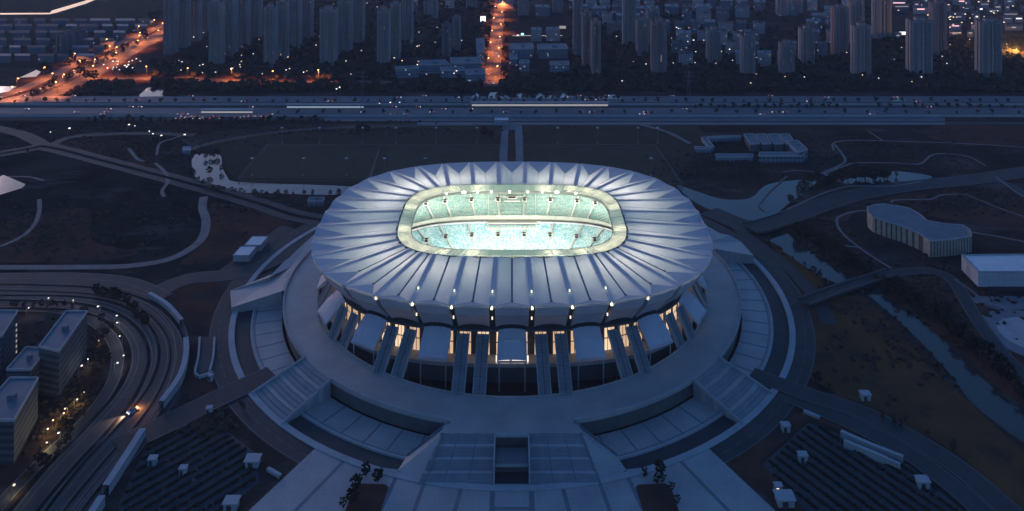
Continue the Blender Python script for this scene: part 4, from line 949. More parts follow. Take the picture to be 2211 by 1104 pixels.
# service compound
for i, x in enumerate((1606, 1632, 1658, 1683)):
    block([(x, 291), (x + 21, 290), (x + 34, 311), (x + 14, 312)], 7, M['concd'], M['bluer'], 'shed with a pale blue roof, %s from the left in the row of four' % ordw(i + 1), 'shed', 'compound_shed', 'four sheds of the compound behind the stadium', rooftop=0)
block([(1698, 306), (1722, 304), (1744, 324), (1722, 330)], 8, school, M['bluer'], 'pale roofed gate building at the right end of the four sheds', 'building', rooftop=1)
block([(1640, 330), (1738, 330), (1734, 338), (1638, 338)], 6, school, M['bluer'], 'long narrow pale building in front of the four sheds', 'building', rooftop=0)
for i, q in enumerate(([(1514, 298), (1524, 297), (1542, 318), (1530, 319)], [(1500, 318), (1536, 318), (1536, 322), (1500, 322)], [(1545, 334), (1626, 334), (1626, 340), (1546, 340)], [(1528, 296), (1600, 294), (1600, 297), (1530, 299)])):
    block(q, 4, school, M['bluer'], ('slanting narrow wing at the left end of the shed compound', 'short flat wing left of the shed compound', 'long flat wing forming the near side of the shed compound', 'thin flat wing along the far side of the shed compound')[i], 'building', rooftop=0)
for i, q in enumerate(([(545, 511), (578, 511), (563, 530), (528, 530)], [(520, 533), (553, 533), (538, 552), (503, 552)])):
    block(q, 4.5, M['conc'], M['white'], ('upper', 'lower')[i] + ' white roofed shelter in the service yard left of the stadium', 'shelter', 'yard_shelter', rooftop=0, parapet=.3)
block([(668, 428), (700, 428), (698, 436), (664, 436)], 4, school, M['bluer'], 'small pale building at the end of the canal left of the stadium', 'building', rooftop=1)
block([(395, 318), (412, 318), (412, 326), (394, 326)], 4, school, M['conc'], 'tiny pale hut at the top of the left pond', 'hut', rooftop=0)
block([(1068, 255), (1098, 255), (1098, 261), (1068, 261)], 5, M['conc'], M['white'], 'white gate house at the head of the planted axis behind the stadium', 'gate house', rooftop=0)
# school and low buildings beyond the highway
for i, (q, h) in enumerate((([(853, 145), (904, 143), (904, 148), (853, 150)], 12), ([(905, 132), (960, 130), (972, 140), (905, 142)], 12), ([(972, 126), (1036, 124), (1040, 136), (975, 138)], 14), ([(950, 146), (1000, 145), (1003, 152), (952, 153)], 10), ([(1004, 150), (1046, 148), (1048, 160), (1006, 162)], 9),
    ([(1100, 95), (1150, 94), (1152, 106), (1100, 107)], 14), ([(1160, 96), (1222, 95), (1226, 106), (1162, 107)], 14), ([(1188, 133), (1228, 133), (1229, 140), (1187, 140)], 14), ([(1122, 130), (1142, 130), (1143, 137), (1121, 137)], 12), ([(1100, 112), (1116, 112), (1117, 128), (1100, 128)], 10), ([(1028, 84), (1046, 82), (1046, 112), (1030, 114)], 18))):
    block(q, h, school, M['bluer'], 'pale blue flat block, %s from left of the low buildings round the boulevard' % ordw((1, 2, 3, 4, 6, 8, 10, 11, 9, 7, 5)[i]), 'school building', 'school_block', 'low buildings beside the boulevard', win=2)
block([(855, 149), (905, 149), (905, 151), (855, 151)], 3, M['conc'], M['bluer'], 'thin covered walkway in front of the leftmost low school block', 'walkway', 'covered_walkway', rooftop=0)
# mid-rise houses of the right estate
rnd = random.Random(3); used = []; cnt = 0
rows_ = [(34, 1300, 1800), (52, 1310, 1800), (74, 1460, 1830), (96, 1450, 1800), (118, 1465, 1790), (66, 1110, 1235), (44, 1095, 1235), (20, 1095, 1800), (6, 880, 1900)]
for ri, (y, xa, xb) in enumerate(rows_):
    x = xa; k = 0
    while x < xb:
        wd = rnd.uniform(18, 34); yy = y + rnd.uniform(-3, 3)
        if rnd.random() < .72 and not any(a - 16 < x + wd / 2 < b + 14 and abs(yy - c) < 30 for (a, b, c, *_r) in T_R):
            k += 1; h = rnd.uniform(15, 21)
            block([(x, yy - 9), (x + wd, yy - 9), (x + wd + 1, yy - 3), (x, yy - 3)], h, TW[rnd.choice((0, 1, 3, 3))], M['bluer'] if rnd.random() < .5 else M['twroof'], 'mid rise house, %s from left in %s' % (ordw(k), ['the third row from the top edge', 'the fourth row from the top edge', 'the row level with the small towers roofs', 'the second row above the trees', 'the row nearest the trees', 'the near row right of the boulevard', 'the far row right of the boulevard', 'the second row from the top edge', 'the row along the top edge'][ri]), 'apartment house', 'apartment_house', 'mid rise houses of the right estate', win=rnd.choice((1, 2, 3)), rooftop=1, parapet=0)
        x += wd + rnd.uniform(6, 16)
# low quarter at the upper left
rnd = random.Random(11)
for ri, y in enumerate((44, 56, 70, 86, 102, 120)):
    x = -30 + rnd.uniform(0, 20); k = 0
    while x < 330 - (y - 40) * 1.9:
        wd = rnd.uniform(22, 46); k += 1
        block([(x, y - 4), (x + wd, y - 4), (x + wd, y + 1), (x, y + 1)], rnd.uniform(7, 11), TW[3], M['twroof'] if rnd.random() < .6 else M['bluer'], 'low grey building, %s from left in the %s row at upper left' % (ordw(k), ordw(ri + 1)), 'workshop', 'workshop_building', 'low buildings at the upper left', win=rnd.choice((0, 0, 1)), rooftop=0, parapet=0)
        x += wd + rnd.uniform(7, 18)
for i, (a, b, c, d_) in enumerate(((119, 134, 118, 78), (136, 148, 110, 74), (150, 162, 104, 70), (164, 176, 98, 66))):
    tower(a, b, c, d_, 3, 'slim blue grey block, %s from the left in the short row at the upper left' % ordw(i + 1), 14, 1, 'short row of blocks at the upper left')
# lit commercial quarter at the upper right
rnd = random.Random(5); k = 0
LC = ['l_white', 'l_strip', 'l_strip', 'l_pink', 'l_strip', 'winc', 'l_strip', 'win']
for (y, xa, xb) in ((4, 1925, 2240), (16, 1930, 2240), (28, 2050, 2240), (40, 2055, 2240), (54, 2050, 2120), (66, 2050, 2120), (60, 2170, 2240), (78, 1930, 1962)):
    x = xa; y0_ = y
    while x < xb:
        y = y0_ + rnd.uniform(-6, 5); wd = rnd.uniform(9, 40); k += 1; h = rnd.uniform(6, 12); Dn = (270 - h) / (y + 278)
        t = block([(x, y - 5), (x + wd, y - 5), (x + wd, y), (x, y)], h, TW[rnd.choice((0, 3))], M['twroof'], 'low shop building, %s of the lit quarter counted from top left' % ordw(k), 'shop', 'shop_building', 'lit shop buildings at the upper right', rooftop=0, parapet=0)
        p = G(x + wd / 2, y, h); e = MB(); e.box((p.x, p.y - .3, h - 1.5), (wd * Dn * rnd.uniform(.15, .9), .4, rnd.uniform(.8, 2.2))); e.build('lit_sign', M[rnd.choice(LC)], t)
        x += wd + rnd.uniform(5, 22)
for (x, y, wd, hh, m_, lb) in ((1160, 82, 108, 1.6, 'l_strip', 'long pale lit shop front across the street right of the boulevard'), (1128, 80, 6, 4, 'l_cyan', 'cyan lit sign at the left end of the long shop front'), (1118, 82, 5, 3, 'l_pink', 'pink lit sign at the very left of the shop front'), (1164, 80, 5, 3, 'l_cyan', 'small green lit sign midway along the shop front'), (1043, 52, 11, 13, 'l_white', 'bright white lit advertising screen left of the boulevard'), (1035, 105, 9, 10, 'winc', 'pale blue lit screen on the left kerb of the boulevard'), (1215, 66, 14, 6, 'l_strip', 'lit end wall of the shop street'), (1953, 79, 22, 6, 'l_white', 'bright white lit gate left of the wide twin-fronted tower'), (899, 165, 6, 5, 'l_cyan', 'small cyan lit sign before the school')):
    p = G(x, y, 0); Dn = 270 / (y + 278); t = thing('lit_sign', lb, 'lit sign', p); e = MB(); e.box((p.x, p.y, 3 + hh * Dn / 2), (wd * Dn, .6, hh * Dn)); e.build('panel', M[m_], t)
    e = MB(); e.box((p.x - wd * Dn * .4, p.y + .1, 1.6), (.4, .4, 3.2)); e.build('post', M['dark'], t); e = MB(); e.box((p.x + wd * Dn * .4, p.y + .1, 1.6), (.4, .4, 3.2)); e.build('post', M['dark'], t)
# orange lit sports court at the right edge
t = thing('lit_court', 'glowing orange lit sports court at the right edge of the picture', 'sports court', G(2190, 104, 0))
e = MB(); e.add([G(2164, 96, .3), G(2180, 92, .3), G(2240, 105, .3), G(2240, 122, .3), G(2195, 114, .3), G(2168, 104, .3)], [(5, 4, 3, 2, 1, 0)]); e.build('court_surface', mat('orange_court', (.45, .22, .08), None, .3, .8, .2), t)
for x, y in ((2175, 100), (2195, 104), (2215, 108)):
    p = G(x, y, 12); e = MB(); e.cyl((p.x, p.y, 0), (p.x, p.y, 12), .2, .15, 5); ml = e.build('light_mast', M['mast'], t)
    l = bpy.data.lights.new('court_light', 'POINT'); l.energy = 30000; l.color = (1, .45, .12); l.shadow_soft_size = .5; lo_ = bpy.data.objects.new('court_light', l); COL.objects.link(lo_); lo_.location = (p.x - t.location.x, p.y - t.location.y, 12.5); lo_.parent = t
# railway station strip and lit platforms of the highway band
def strip(x0, x1, y, h, m_, label, wd=5):
    a, b = G(x0, y, 0), G(x1, y, 0); c = (a + b) / 2; t = thing('lit_platform', label, 'platform', (c.x, c.y, 0)); L_ = b.x - a.x
    e = MB(); e.box((c.x, c.y, h + .4), (L_, wd, .6)); e.build('roof', M['conc'], t)
    e = MB(); e.box((c.x, c.y - wd / 2 - .1, h * .62), (L_ * .98, .3, h * .34)); e.build('light_strip', M[m_], t)
    for i in range(9): e = MB(); e.cyl((a.x + L_ * (i + .5) / 9, c.y, 0), (a.x + L_ * (i + .5) / 9, c.y, h), .3, .3, 5); e.build('column', M['concd'], t)
strip(1016, 1315, 233, 6, 'l_strip', 'long platform with a warm light strip on the far highway, behind the stadium')
strip(619, 788, 236, 5, 'winc', 'shorter platform with a pale light strip, left of the planted axis')
strip(435, 548, 247, 5, 'l_strip', 'short lit toll canopy at the left on the near highway')
# pylons
for i, x in enumerate((783, 1487)):
    b = G(x, 240, 0); t = thing('lattice_pylon', 'slender lattice pylon beyond the highway, %s of the boulevard' % ('left', 'right')[i], 'pylon', b); H = 46
    e = MB()
    for sx_, sy_ in ((-1, -1), (1, -1), (1, 1), (-1, 1)): e.bar((b.x + 2.4 * sx_, b.y + 2.4 * sy_, 0), (b.x + .5 * sx_, b.y + .5 * sy_, H), .3, .3)
    for k in range(9):
        u, v = k / 9, (k + 1) / 9; r0, r1 = 2.4 - 1.9 * u, 2.4 - 1.9 * v
        e.bar((b.x - r0, b.y - r0, H * u), (b.x + r1, b.y - r1, H * v), .2, .2); e.bar((b.x + r0, b.y - r0, H * u), (b.x - r1, b.y - r1, H * v), .2, .2)
    e.build('lattice', M['mast'], t)
    for z in (34, 39, 44): e = MB(); e.bar((b.x - 6, b.y, z), (b.x + 6, b.y, z), .35, .35); e.build('crossarm', M['mast'], t)
# ------------------------------------------------------------------ kiosks and stair heads round the car parks
def kiosk(x, y, lb, s=1.0, lam=None, rz=0, h=3.0):
    s *= .68; p = G(x, y, 0); t = thing('stair_head_kiosk', lb, 'kiosk', p); e = MB(); e.box((p.x, p.y, h / 2), (5 * s, 4 * s, h), rz); e.build('wall', M['conc'], t)
    e = MB(); e.box((p.x, p.y, h + .2), (6.0 * s, 4.8 * s, .35), rz); e.build('roof', M['conc'], t)
    e = MB(); e.box((p.x - .5, p.y - 2.05 * s, 1.3), (1.8 * s, .15, 2.2), rz); e.build('door', M['glow2'] if lam else M['glass'], t)
for a in ((330, 1003, 'white roofed kiosk at the left edge of the left car park', 1.0), (396, 1024, 'white roofed kiosk in the middle of the left car park', .9), (546, 1004, 'wide white kiosk at the right corner of the left car park', 1.7), (500, 1096, 'large white kiosk cut by the bottom edge below the left car park', 1.6),
    (1868, 862, 'white kiosk alone on the brown grass above the right car park', 1.3), (1696, 930, 'small white kiosk at the top left of the right car park', 1.1), (1733, 995, 'white kiosk among the hedges of the right car park', 1.1), (1992, 1050, 'white kiosk at the far right of the right car park', 1.4), (1694, 1086, 'large pale roofed kiosk cut by the bottom edge beside the right wing', 2.0), (1680, 1062, 'small kiosk with a warm lit door beside the right wing of the forecourt', .9, 1),
    (455, 822, 'tiny pale kiosk below the white U shaped ramp', .7), (452, 893, 'small flat kiosk above the left car park', .8)): kiosk(*a)
# long ramp cover right
wallrun([(1816, 930), (1880, 958), (1950, 985)], 3.2, 1.6, M['conc'], 'upper white wall of the long car park ramp', name='ramp_wall'); wallrun([(1822, 950), (1890, 978), (1944, 1002)], 3.2, 1.4, M['conc'], 'lower white wall of the long car park ramp', name='ramp_wall')
road([(1818, 940), (1884, 968), (1948, 994)], 5, M['road'], 'car_park_ramp')
wallrun([(578, 1010), (606, 1026)], 1.4, 1.4, M['conc'], 'short white wall between the wide kiosk and the forecourt')
# car parks with hedge rows
def hedges(pxpoly, p0, p1, step, side, sp=4.9):
    """rows run from the line p0->p1 direction, clipped to the polygon"""
    poly = [G(x, y, 0) for x, y in pxpoly]; d0 = (G(*p1) - G(*p0)).normalized(); n = Vector((-d0.y, d0.x, 0))
    o = sheet(pxpoly, .07, M['cpark'], 'car_park')
    c = sum(poly, Vector()) / len(poly); vals = [(p - c).dot(n) for p in poly]; v = min(vals) + sp * .6; k = 0
    while v < max(vals):
        xs = []
        for i in range(len(poly)):
            a, b = poly[i] - c, poly[(i + 1) % len(poly)] - c; va, vb = a.dot(n) - v, b.dot(n) - v
            if va * vb < 0: xs.append((a + (b - a) * (va / (va - vb))).dot(d0))
        if len(xs) >= 2:
            xs = sorted(xs)[0], sorted(xs)[-1]
            if xs[1] - xs[0] > 8:
                a = c + d0 * (xs[0] + 1.5) + n * v; b = c + d0 * (xs[1] - 1.5) + n * v; k += 1
                if k % 1 == 0:
                    t = thing('hedge', '', 'hedge', ((a.x + b.x) / 2, (a.y + b.y) / 2, 0)); HED.setdefault(side, []).append(t)
                    e = MB(); nb = int((b - a).length / .95)
                    for i in range(nb):
                        if random.random() < .95: q = L3(a, b, (i + .5) / nb); e.blob((q.x + random.uniform(-.15, .15), q.y + random.uniform(-.15, .15), .6), random.uniform(.75, 1.0), .8)
                    e.build('foliage', M['leafd'], t); e = MB(); e.bar(a + Vector((0, 0, .28)), b + Vector((0, 0, .28)), 1.5, .2); e.build('kerb', M['concd'], t)
        v += sp
    # bay lines, one sheet of paint per car park
    e = MB(); v = min(vals) + sp * 1.1
    while v < max(vals):
        xs = []
        for i in range(len(poly)):
            a, b = poly[i] - c, poly[(i + 1) % len(poly)] - c; va, vb = a.dot(n) - v, b.dot(n) - v
            if va * vb < 0: xs.append((a + (b - a) * (va / (va - vb))).dot(d0))
        if len(xs) >= 2:
            x = min(xs) + 2
            while x < max(xs) - 2:
                if random.random() < .75: q = c + d0 * x + n * v; e.bar((q - n * 1.3) + Vector((0, 0, .1)), (q + n * 1.3) + Vector((0, 0, .1)), random.choice((.2, .5, 1.1)), .02)
                x += 2.6
        v += sp
    o = e.build('bay_marking', M['bay']); o['kind'] = 'structure'
HED = {}
def inpoly(x, y, P_):
    r = False; n = len(P_)
    for i in range(n):
        (x1, y1), (x2, y2) = P_[i], P_[(i + 1) % n]
        if (y1 > y) != (y2 > y) and x < (x2 - x1) * (y - y1) / (y2 - y1) + x1: r = not r
    return r
def free(x, y, mrg=1.5):
    if any(inpoly(x, y, P_) for P_ in wl + wf): return False
    p = G(x, y, 0)
    for pts, wd in ROADS:
        lim = wd / 2 + mrg
        for i in range(0, len(pts) - 1, 1):
            a, b = pts[i], pts[i + 1]
            if min(a.x, b.x) - lim > p.x or max(a.x, b.x) + lim < p.x or min(a.y, b.y) - lim > p.y or max(a.y, b.y) + lim < p.y: continue
            dx, dy = b.x - a.x, b.y - a.y; u = max(0, min(1, ((p.x - a.x) * dx + (p.y - a.y) * dy) / max(1e-6, dx * dx + dy * dy)))
            if hypot(p.x - a.x - u * dx, p.y - a.y - u * dy) < lim: return False
    return True
M['cpark'] = mat('car_park_paving', (.04, .043, .052), (.06, .064, .076), .5, .8, .3); M['bay'] = mat('bay_paving', (.055, .062, .078), None, .3, .8, .3)
hedges([(440, 893), (552, 979), (560, 1040), (480, 1108), (440, 1160), (270, 1160), (255, 1090), (310, 975)], (328, 979), (439, 919), 0, 'left')
hedges([(1745, 913), (1860, 956), (1960, 1003), (2080, 1104), (2130, 1160), (1790, 1160), (1720, 1080), (1645, 1003)], (1745, 913), (1960, 1060), 0, 'right')
for side, hs in HED.items():
    for i, t in enumerate(hs): t['label'] = 'long dark clipped hedge, %s from the %s in the %s car park' % (ordw(i + 1), 'bottom edge', side); t['group'] = 'hedge rows in the %s car park' % side
# ------------------------------------------------------------------ trees
def tree_proto(label, h, r, m, n=46, sparse=False):
    t = thing('park_tree', label, 'tree', (0, 0, 0)); e = MB(); e.cyl((0, 0, 0), (0, 0, h * .55), .22, .1, 5)
    for i in range(4): a = i * 1.6 + .3; e.cyl((0, 0, h * (.28 + .07 * i)), (cos(a) * r * .6, sin(a) * r * .6, h * (.5 + .08 * i)), .08, .03, 4)
    e.build('trunk', M['bark'], t); e = MB()
    for i in range(n):
        u = random.uniform(-1, 1); a = random.uniform(0, 2 * pi); rr = r * sqrt(1 - u * u) * random.uniform(.35, 1.0)
        e.blob((rr * cos(a), rr * sin(a), h * .62 + u * h * .36), random.uniform(.35, .75) * (r / 2.6), .7, j=.5)
    e.build('crown', m, t); return t
pt = [tree_proto('', 7.5, 2.9, M['leafd']), tree_proto('', 6.0, 2.3, M['leafb'], 34), tree_proto('', 9.5, 3.4, M['leafd'], 52)]
ROADSIDE = []
def trees(name, pxs, kinds=(0, 1, 2), s=(.8, 1.25), jit=0):
    if any(w_ in name for w_ in ('highway', 'water strip')): ROADSIDE.extend((x, y, random.uniform(*s)) for x, y in pxs); return
    if 'lower canal' in name: pxs = [q for q in pxs if free(*q, 0)]
    for i, (x, y) in enumerate(sorted(pxs)):
        place(pt[random.choice(kinds)], G(x + random.uniform(-jit, jit), y + random.uniform(-jit, jit) * .4, 0), random.uniform(0, 6.28), random.uniform(*s), 'dark tree, %s from left %s' % (ordw(i + 1), name), 'trees ' + name)
def along(px, n, jx=4, jy=2):
    pts = crom([Vector((x, y, 0)) for x, y in px], 8); out = []
    for i in range(n): q = pts[int((i + .5) / n * (len(pts) - 1))]; out.append((q.x + random.uniform(-jx, jx), q.y + random.uniform(-jy, jy)))
    return out
trees('on the left planted island', [(790, 1030), (776, 1046), (768, 1060), (822, 1030), (815, 1044), (742, 1098), (760, 1092)], (1, 2), (.62, .85))
trees('on the right planted island', [(1392, 1032), (1425, 1028), (1430, 1044), (1450, 1062), (1462, 1090), (1418, 1046)], (1, 2), (.62, .85))
trees('on the near bank of the left pond', along([(416, 380), (450, 408), (520, 419), (600, 422), (740, 424)], 26, 3, 1.2), (0, 1), (.5, .95))
trees('on the promontory in the left pond', [(444, 344), (455, 341), (462, 342), (470, 338), (478, 372), (452, 378)], (0, 2), (.6, .9))
trees('along the right canal basin', along([(1705, 440), (1735, 415), (1760, 395), (1790, 405), (1830, 392), (1880, 388), (1940, 384)], 26, 6, 3), (0, 1, 2), (.8, 1.3))
trees('on the islets of the small right basin', along([(1855, 388), (1885, 391), (1925, 386)], 12, 8, 3), (0, 2), (.9, 1.3))
trees('on the left bank of the lower canal', along([(1650, 512), (1720, 560), (1790, 618)], 10, 3, 2), (0, 1), (.5, .8))
trees('on the right bank of the lower canal', along([(1722, 505), (1784, 542), (1858, 590), (1938, 636), (2010, 676), (2082, 738), (2132, 788), (2240, 880)], 95, 12, 8), (0, 1, 2), (.7, 1.3))
trees('on the brown bank beside the right road', [(1945, 922), (1955, 912), (1930, 918), (2002, 942), (2060, 965), (2058, 975), (1905, 905), (1790, 845)], (1,), (.5, .8))
trees('between the carriageways of the curving expressway', along([(200, 638), (235, 645), (262, 652), (285, 668), (300, 690), (316, 712)], 18, 5, 3), (0, 2), (.55, .85))
trees('in the park beside the offices', along([(225, 700), (215, 760), (205, 830), (170, 900), (120, 970), (60, 1050)], 30, 22, 10), (1, 1, 0), (.6, 1.0))
trees('behind the offices', along([(20, 662), (80, 668), (130, 664), (190, 680)], 12, 5, 2), (0, 1), (.5, .8))
trees('below the orange expressway', [(88, 160), (97, 156), (104, 162), (172, 146), (182, 148), (186, 174), (196, 172), (204, 176), (272, 168), (282, 166), (150, 140), (228, 112), (310, 80), (326, 42), (340, 40)], (2,), (1.1, 1.7))
trees('between the expressway and its slip road', along([(70, 212), (140, 180), (205, 146), (262, 116), (318, 84)], 22, 5, 2), (0, 2), (.9, 1.5))
trees('along the far highway verge on the right', [(x + random.uniform(-5, 5), 236 + random.uniform(-1, 1)) for x in list(range(1500, 1820, 17)) + list(range(1900, 2200, 24))], (0, 2), (.8, 1.2))
trees('along the near edge of the highway on the left', [(x + random.uniform(-4, 4), 266 + random.uniform(-2, 4)) for x in range(190, 700, 17)], (0, 2), (.8, 1.3))
trees('in the verge between the far highway carriageways', [(x + random.uniform(-7, 7), 222.5 + random.uniform(-.6, .8)) for x in range(5, 2205, 29)] + [(x + random.uniform(-9, 9), 247.5 + random.uniform(-.5, .5)) for x in range(600, 2205, 47)], (0, 2), (.6, 1.1))
trees('before the water strip by the boulevard', [(x + random.uniform(-3, 3), 216) for x in range(985, 1345, 13)], (0,), (.5, .85))
trees('on the brown field above the left training pitch', [(775, 288), (783, 286), (792, 289), (1060, 300), (1045, 297)], (2,), (.9, 1.2))
trees('on the dark lawn at the left', [(470, 455), (474, 450), (330, 330), (300, 330), (520, 880), (526, 884), (1765, 830), (1768, 818), (60, 330), (210, 560)], (0, 1), (.5, .9))
e = MB()
for x, y, s_ in ROADSIDE:
    p = G(x, y, 0); e.cyl((p.x, p.y, 0), (p.x, p.y, 3.5 * s_), .2, .12, 5)
    for _ in range(14):
        a = random.uniform(0, 6.28); r = random.uniform(.3, 2.3) * s_; e.blob((p.x + r * cos(a), p.y + r * sin(a), (4.2 + random.uniform(-1.6, 1.9)) * s_), random.uniform(.6, 1.1) * s_, .8, j=.5)
o = e.build('roadside_trees', M['leafd']); tag(o, kind='stuff')
# far woods between the estates and the highway: one mass
rnd = random.Random(21); e = MB()
fp = [(a, b, c) for _, rows in T_L for (a, b, c, d_) in rows] + [(r[0], r[1], r[2]) for r in T_R]
def ok(x, y):
    if abs(x - (1060 + (186 - y) * .113)) < 16: return False
    if 1095 < x < 1235 and y < 165: return False
    if 850 < x < 1050 and 125 < y < 172: return False
    if 1440 < x < 1800 and y < 128 and rnd.random() < .8: return False
    if x > 1920 and y < 84: return False
    return True
n = 0
while n < 5200:
    x = rnd.uniform(330, 2300); y = 199 - 209 * rnd.random() ** 1.15
    if x < 450 and y < 130: continue
    if not ok(x, y) or not free(x, y, 4): continue
    p = G(x, y, 0); e.blob((p.x, p.y, rnd.uniform(2, 5)), rnd.uniform(3.0, 6.0), .8, j=.5); n += 1
for _ in range(900):     # rough copses on the left of the highway and in the old quarter
    x = rnd.uniform(-100, 420); y = rnd.uniform(176, 206)
    if 290 < x < 365 or x < 60 or not free(x, y, 5): continue
    p = G(x, y, 0); e.blob((p.x, p.y, 1.5), rnd.uniform(2, 4), .8, j=.5)
o = e.build('woodland', M['leafd']); tag(o, kind='stuff')
e = MB()
for _ in range(5200):    # rough scrub over the park land
    c = rnd.choice(((250, 290, 330, 30), (620, 280, 460, 12), (560, 440, 90, 20), (2000, 700, 170, 120), (1960, 610, 240, 60), (1770, 530, 110, 40), (450, 900, 90, 40), (120, 820, 110, 150), (60, 500, 120, 40), (560, 262, 260, 6), (250, 470, 200, 70), (1560, 360, 120, 40), (1900, 330, 200, 40), (2080, 430, 120, 30), (300, 330, 160, 30)))
    x, y = c[0] + rnd.gauss(0, c[2] * .5), c[1] + rnd.gauss(0, c[3] * .5)
    if y < 262 or not free(x, y, 1.2): continue
    p = G(x, y, 0)
    if p.length < 188: continue
    e.blob((p.x, p.y, .4), rnd.uniform(.8, 2.0), .6, j=.5)
o = e.build('scrub', M['leafb']); tag(o, kind='stuff')
# ------------------------------------------------------------------ street lamps
def lamp_proto(m, h=9, col=None, energy=0, hs=.9):
    t = thing('street_lamp', '', 'street lamp'); e = MB(); e.cyl((0, 0, 0), (0, 0, h), .16, .09, 5); e.bar((0, 0, h), (1.4, 0, h + .3), .14, .12); e.build('pole', M['mast'], t)
    e = MB(); e.box((1.5, 0, h + .05), (hs * 1.2, hs, hs * .55)); e.build('lamp_head', m, t)
    if energy:
        l = bpy.data.lights.new('lamp_light', 'SPOT' if energy > 1000 else 'POINT'); l.energy = energy
        if energy > 1000: l.spot_size = radians(142); l.spot_blend = .35
        l.energy = energy; l.color = col; l.shadow_soft_size = .4; o = bpy.data.objects.new('lamp_light', l); COL.objects.link(o); o.location = (1.5, 0, h - .8); o.parent = t
    return t
LPo = lamp_proto(M['l_orange'], 15, (1.0, .24, .06), 17000, 1.1)
LPs = lamp_proto(M['l_white'], 8, None, 0, .95); LPw = lamp_proto(M['l_warm'], 8, None, 0, .95); LPn = lamp_proto(M['l_white'], 6, (1, .9, .75), 60, .6); LPy = lamp_proto(M['l_warm'], 4, (1, .72, .25), 150, .6)
def lamps_line(proto, pts, step, side, where, group, rng=(0, 1)):
    acc = 0; k = 0; tot = sum((pts[i + 1] - pts[i]).length for i in range(len(pts) - 1)); s = 0
    for i in range(len(pts) - 1):
        a, b = pts[i], pts[i + 1]; l = (b - a).length; acc += l; s += l
        if acc >= step and rng[0] <= s / tot <= rng[1]:
            acc = 0; d_ = (b - a).normalized(); n_ = Vector((-d_.y, d_.x, 0)) * side * (1 if k % 2 else -1); k += 1
            place(proto, (b.x + n_.x, b.y + n_.y, 0), atan2(-n_.y, -n_.x), 1, 'orange street lamp, %s along %s' % (ordw(k), where), group)
lamps_line(LPo, rA, 26, 15, 'the diagonal expressway from its near end', 'lamps of the diagonal expressway')
lamps_line(LPo, rB, 34, 8, 'the slip road from its near end', 'lamps of the slip road')
lamps_line(LPo, rC, 46, 5, 'the frontage road beyond the highway, from the left', 'lamps of the frontage road', (0, .72))
lamps_line(LPo, rD, 30, 8, 'the boulevard from the highway', 'lamps of the boulevard')
def dots(proto, pxs, word, where, s=(.8, 1.2)):
    for i, (x, y) in enumerate(sorted(pxs)):
        place(proto, G(x, y, 0), random.uniform(0, 6.28), random.uniform(*s), '%s street lamp, %s from left %s' % (word, ordw(i + 1), where), 'street lamps ' + where)
dots(LPn, [(57, 684), (105, 668), (158, 668), (216, 684), (247, 708), (258, 716), (264, 745), (261, 792), (247, 810), (130, 958), (190, 793), (170, 822)], 'white', 'round the park by the offices')
dots(LPy, [(175, 862), (160, 880), (146, 895), (131, 911), (113, 929), (95, 948)], 'yellow', 'among the lit trees below the offices')
dots(LPy, [(210, 752), (108, 972), (25, 1078)], 'dim orange', 'deep in the park beside the curving expressway')
dots(LPn, [(735, 216), (726, 221)], 'brilliant white', 'at the works site beyond the highway', (2.2, 2.6))
dots(LPs, [(146, 300), (112, 299), (275, 292), (291, 285), (322, 300), (327, 306), (345, 314), (395, 312), (1388, 420), (820, 237), (845, 238), (860, 236)], 'white', 'scattered over the park land', (.8, 1.4))
rnd = random.Random(8); px = []
for _ in range(95): px.append((rnd.uniform(380, 1000), 172 - 160 * rnd.random() ** 1.5))
dots(LPs, px[:62], 'small white', 'among the left towers', (.7, 1.3)); dots(LPw, px[62:], 'small warm', 'among the left towers', (.7, 1.2))
px = [(rnd.uniform(1240, 2200), 200 - 180 * rnd.random()) for _ in range(64)]; dots(LPs, px[:40], 'small white', 'in the woods of the right estate', (.6, 1.2)); dots(LPw, px[40:], 'small warm', 'in the woods of the right estate', (.6, 1.1))
px = [(rnd.gauss(1500, 60), rnd.uniform(60, 125)) for _ in range(26)] + [(rnd.gauss(2090, 55), rnd.uniform(5, 78)) for _ in range(40)]
dots(LPs, px[:26], 'small white', 'between the mid rise houses', (.8, 1.5)); dots(LPw, px[26:], 'small warm', 'in the lit quarter at the upper right', (1.0, 2.0))
dots(LPs, [(rnd.gauss(268, 20), rnd.gauss(156, 6)) for _ in range(20)], 'small white', 'in the works yard below the slip road', (.9, 1.6))
# ------------------------------------------------------------------ cars
def car_proto(paint, lights=True):
    t = thing('car', '', 'car'); e = MB()
    prof = [(-2.2, .35), (-2.25, .8), (-1.9, .95), (2.0, .9), (2.2, .7), (2.15, .35)]
    vs = [(x, y, z) for y in (-.88, .88) for x, z in prof]; n = len(prof)
    e.add(vs, [(i, (i + 1) % n, n + (i + 1) % n, n + i) for i in range(n)] + [tuple(range(n - 1, -1, -1)), tuple(range(n, 2 * n))]); e.build('body', paint, t)
    e = MB(); pr2 = [(-1.7, .93), (-1.2, 1.42), (.5, 1.45), (1.15, .92)]; vs = [(x, y, z) for y in (-.76, .76) for x, z in pr2]
    e.add(vs, [(i, (i + 1) % 4, 4 + (i + 1) % 4, 4 + i) for i in range(4)] + [(3, 2, 1, 0), (4, 5, 6, 7)]); e.build('cabin', M['glass'], t)
    for x in (-1.35, 1.4):
        for y in (-.8, .8): e = MB(); e.cyl((x, y - .1, .33), (x, y + .1, .33), .33, .33, 8); e.build('wheel', M['black'], t)
    if lights:
        for y in (-.6, .6):
            e = MB(); e.box((2.2, y, .7), (.3, .6, .4)); e.build('headlight', M['l_white'], t); e = MB(); e.box((-2.25, y, .8), (.25, .6, .4)); e.build('tail_light', M['l_red'], t)
    return t
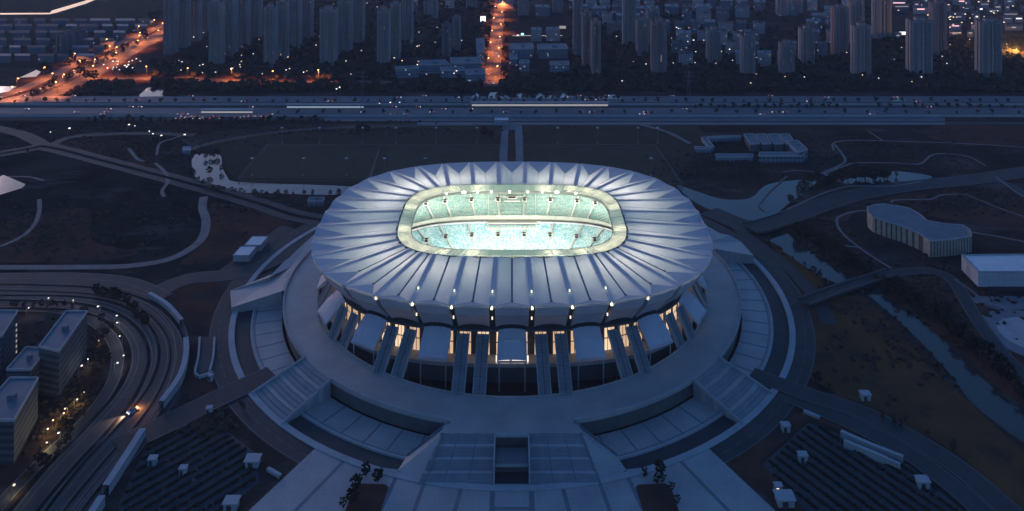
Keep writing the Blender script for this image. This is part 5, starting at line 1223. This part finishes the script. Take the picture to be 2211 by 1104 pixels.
paints = [('white', (.6, .6, .62)), ('silver', (.35, .36, .38)), ('black', (.02, .02, .025)), ('red', (.3, .03, .03))]
CP = [(w_, car_proto(mat(w_ + '_car_paint', c, None, .5, .3, .5))) for w_, c in paints]
def cars(pts, n, offs, where, group, rng=(0, 1), s=1.0, rev=False):
    k = 0; us = sorted(random.uniform(*rng) for _ in range(n))
    for u in us:
        f = u * (len(pts) - 1); i = min(len(pts) - 2, int(f)); p = L3(pts[i], pts[i + 1], f - i); d_ = (pts[i + 1] - pts[i]).normalized(); o_ = random.choice(offs); nn = Vector((-d_.y, d_.x, 0)) * o_
        w_, pr = random.choice(CP); k += 1; q = p + nn; r = atan2(d_.y, d_.x) + (pi if (o_ < 0) ^ rev else 0)
        place(pr, (q.x, q.y, p.z + .04), r, s, '%s car, %s along %s' % (w_, ordw(k), where), group)
cars(rA, 26, (-11, -4, 4, 11), 'the orange diagonal expressway from lower left', 'cars on the diagonal expressway', (.12, .85))
cars(rD, 22, (-6, -2.5, 2.5, 6), 'the orange boulevard counted away from the highway', 'cars on the boulevard', (.05, .95), 1.0)
hw1 = [G(x, 240, .5) for x in range(-100, 2400, 100)]; hw2 = [G(x, 214, .5) for x in range(-100, 2400, 100)]; hw3 = [G(x, 252, .5) for x in range(380, 600, 20)]
cars(hw1, 30, (-14, -6, 6, 14), 'the near highway carriageway from the left', 'cars on the near far-highway carriageway', (.05, .9))
cars(hw2, 22, (-12, -5, 5, 12), 'the farthest highway carriageway from the left', 'cars on the farthest highway carriageway', (.05, .95))
cars(hw3, 34, (-9, -5, -1, 3, 7), 'the queue at the toll canopy from the left', 'cars queuing at the toll canopy', (0, 1))

b = G(287, 888, .6); lead = place(CP[0][1], (b.x, b.y, .12), atan2(-1, -.75), 1.15, 'white car with bright headlights casting an orange glow on the lower left expressway', 'cars on the expressway')
l = bpy.data.lights.new('headlight_beam', 'SPOT'); l.energy = 4000; l.color = (1, .62, .38); l.spot_size = radians(70); l.spot_blend = .8; l.shadow_soft_size = .2
o = bpy.data.objects.new('headlight_beam', l); COL.objects.link(o); o.location = (2.4, 0, 1.3); o.rotation_euler = (0, radians(-78), 0); o.parent = lead
# orange point light behind the same car, for the glow there
l = bpy.data.lights.new('warning_light', 'POINT'); l.energy = 500; l.color = (1, .35, .08); o = bpy.data.objects.new('warning_light', l); COL.objects.link(o); o.location = (-2.6, 0, 1.6); o.parent = lead

# ------------------------------------------------------------------ evening haze
e = MB(); e.box((0, 0, 140.5), (10400, 10400, 291)); hz = e.build('haze', [], None); tag(hz, kind='stuff')
hm = bpy.data.materials.new('haze'); hm.use_nodes = True; N = hm.node_tree.nodes; N.remove(N['Principled BSDF'])
pv = N.new('ShaderNodeVolumePrincipled'); pv.inputs['Color'].default_value = (.62, .72, .95, 1); pv.inputs['Density'].default_value = .00007; pv.inputs['Anisotropy'].default_value = .2
hm.node_tree.links.new(pv.outputs[0], N['Material Output'].inputs['Volume']); hz.data.materials.append(hm)
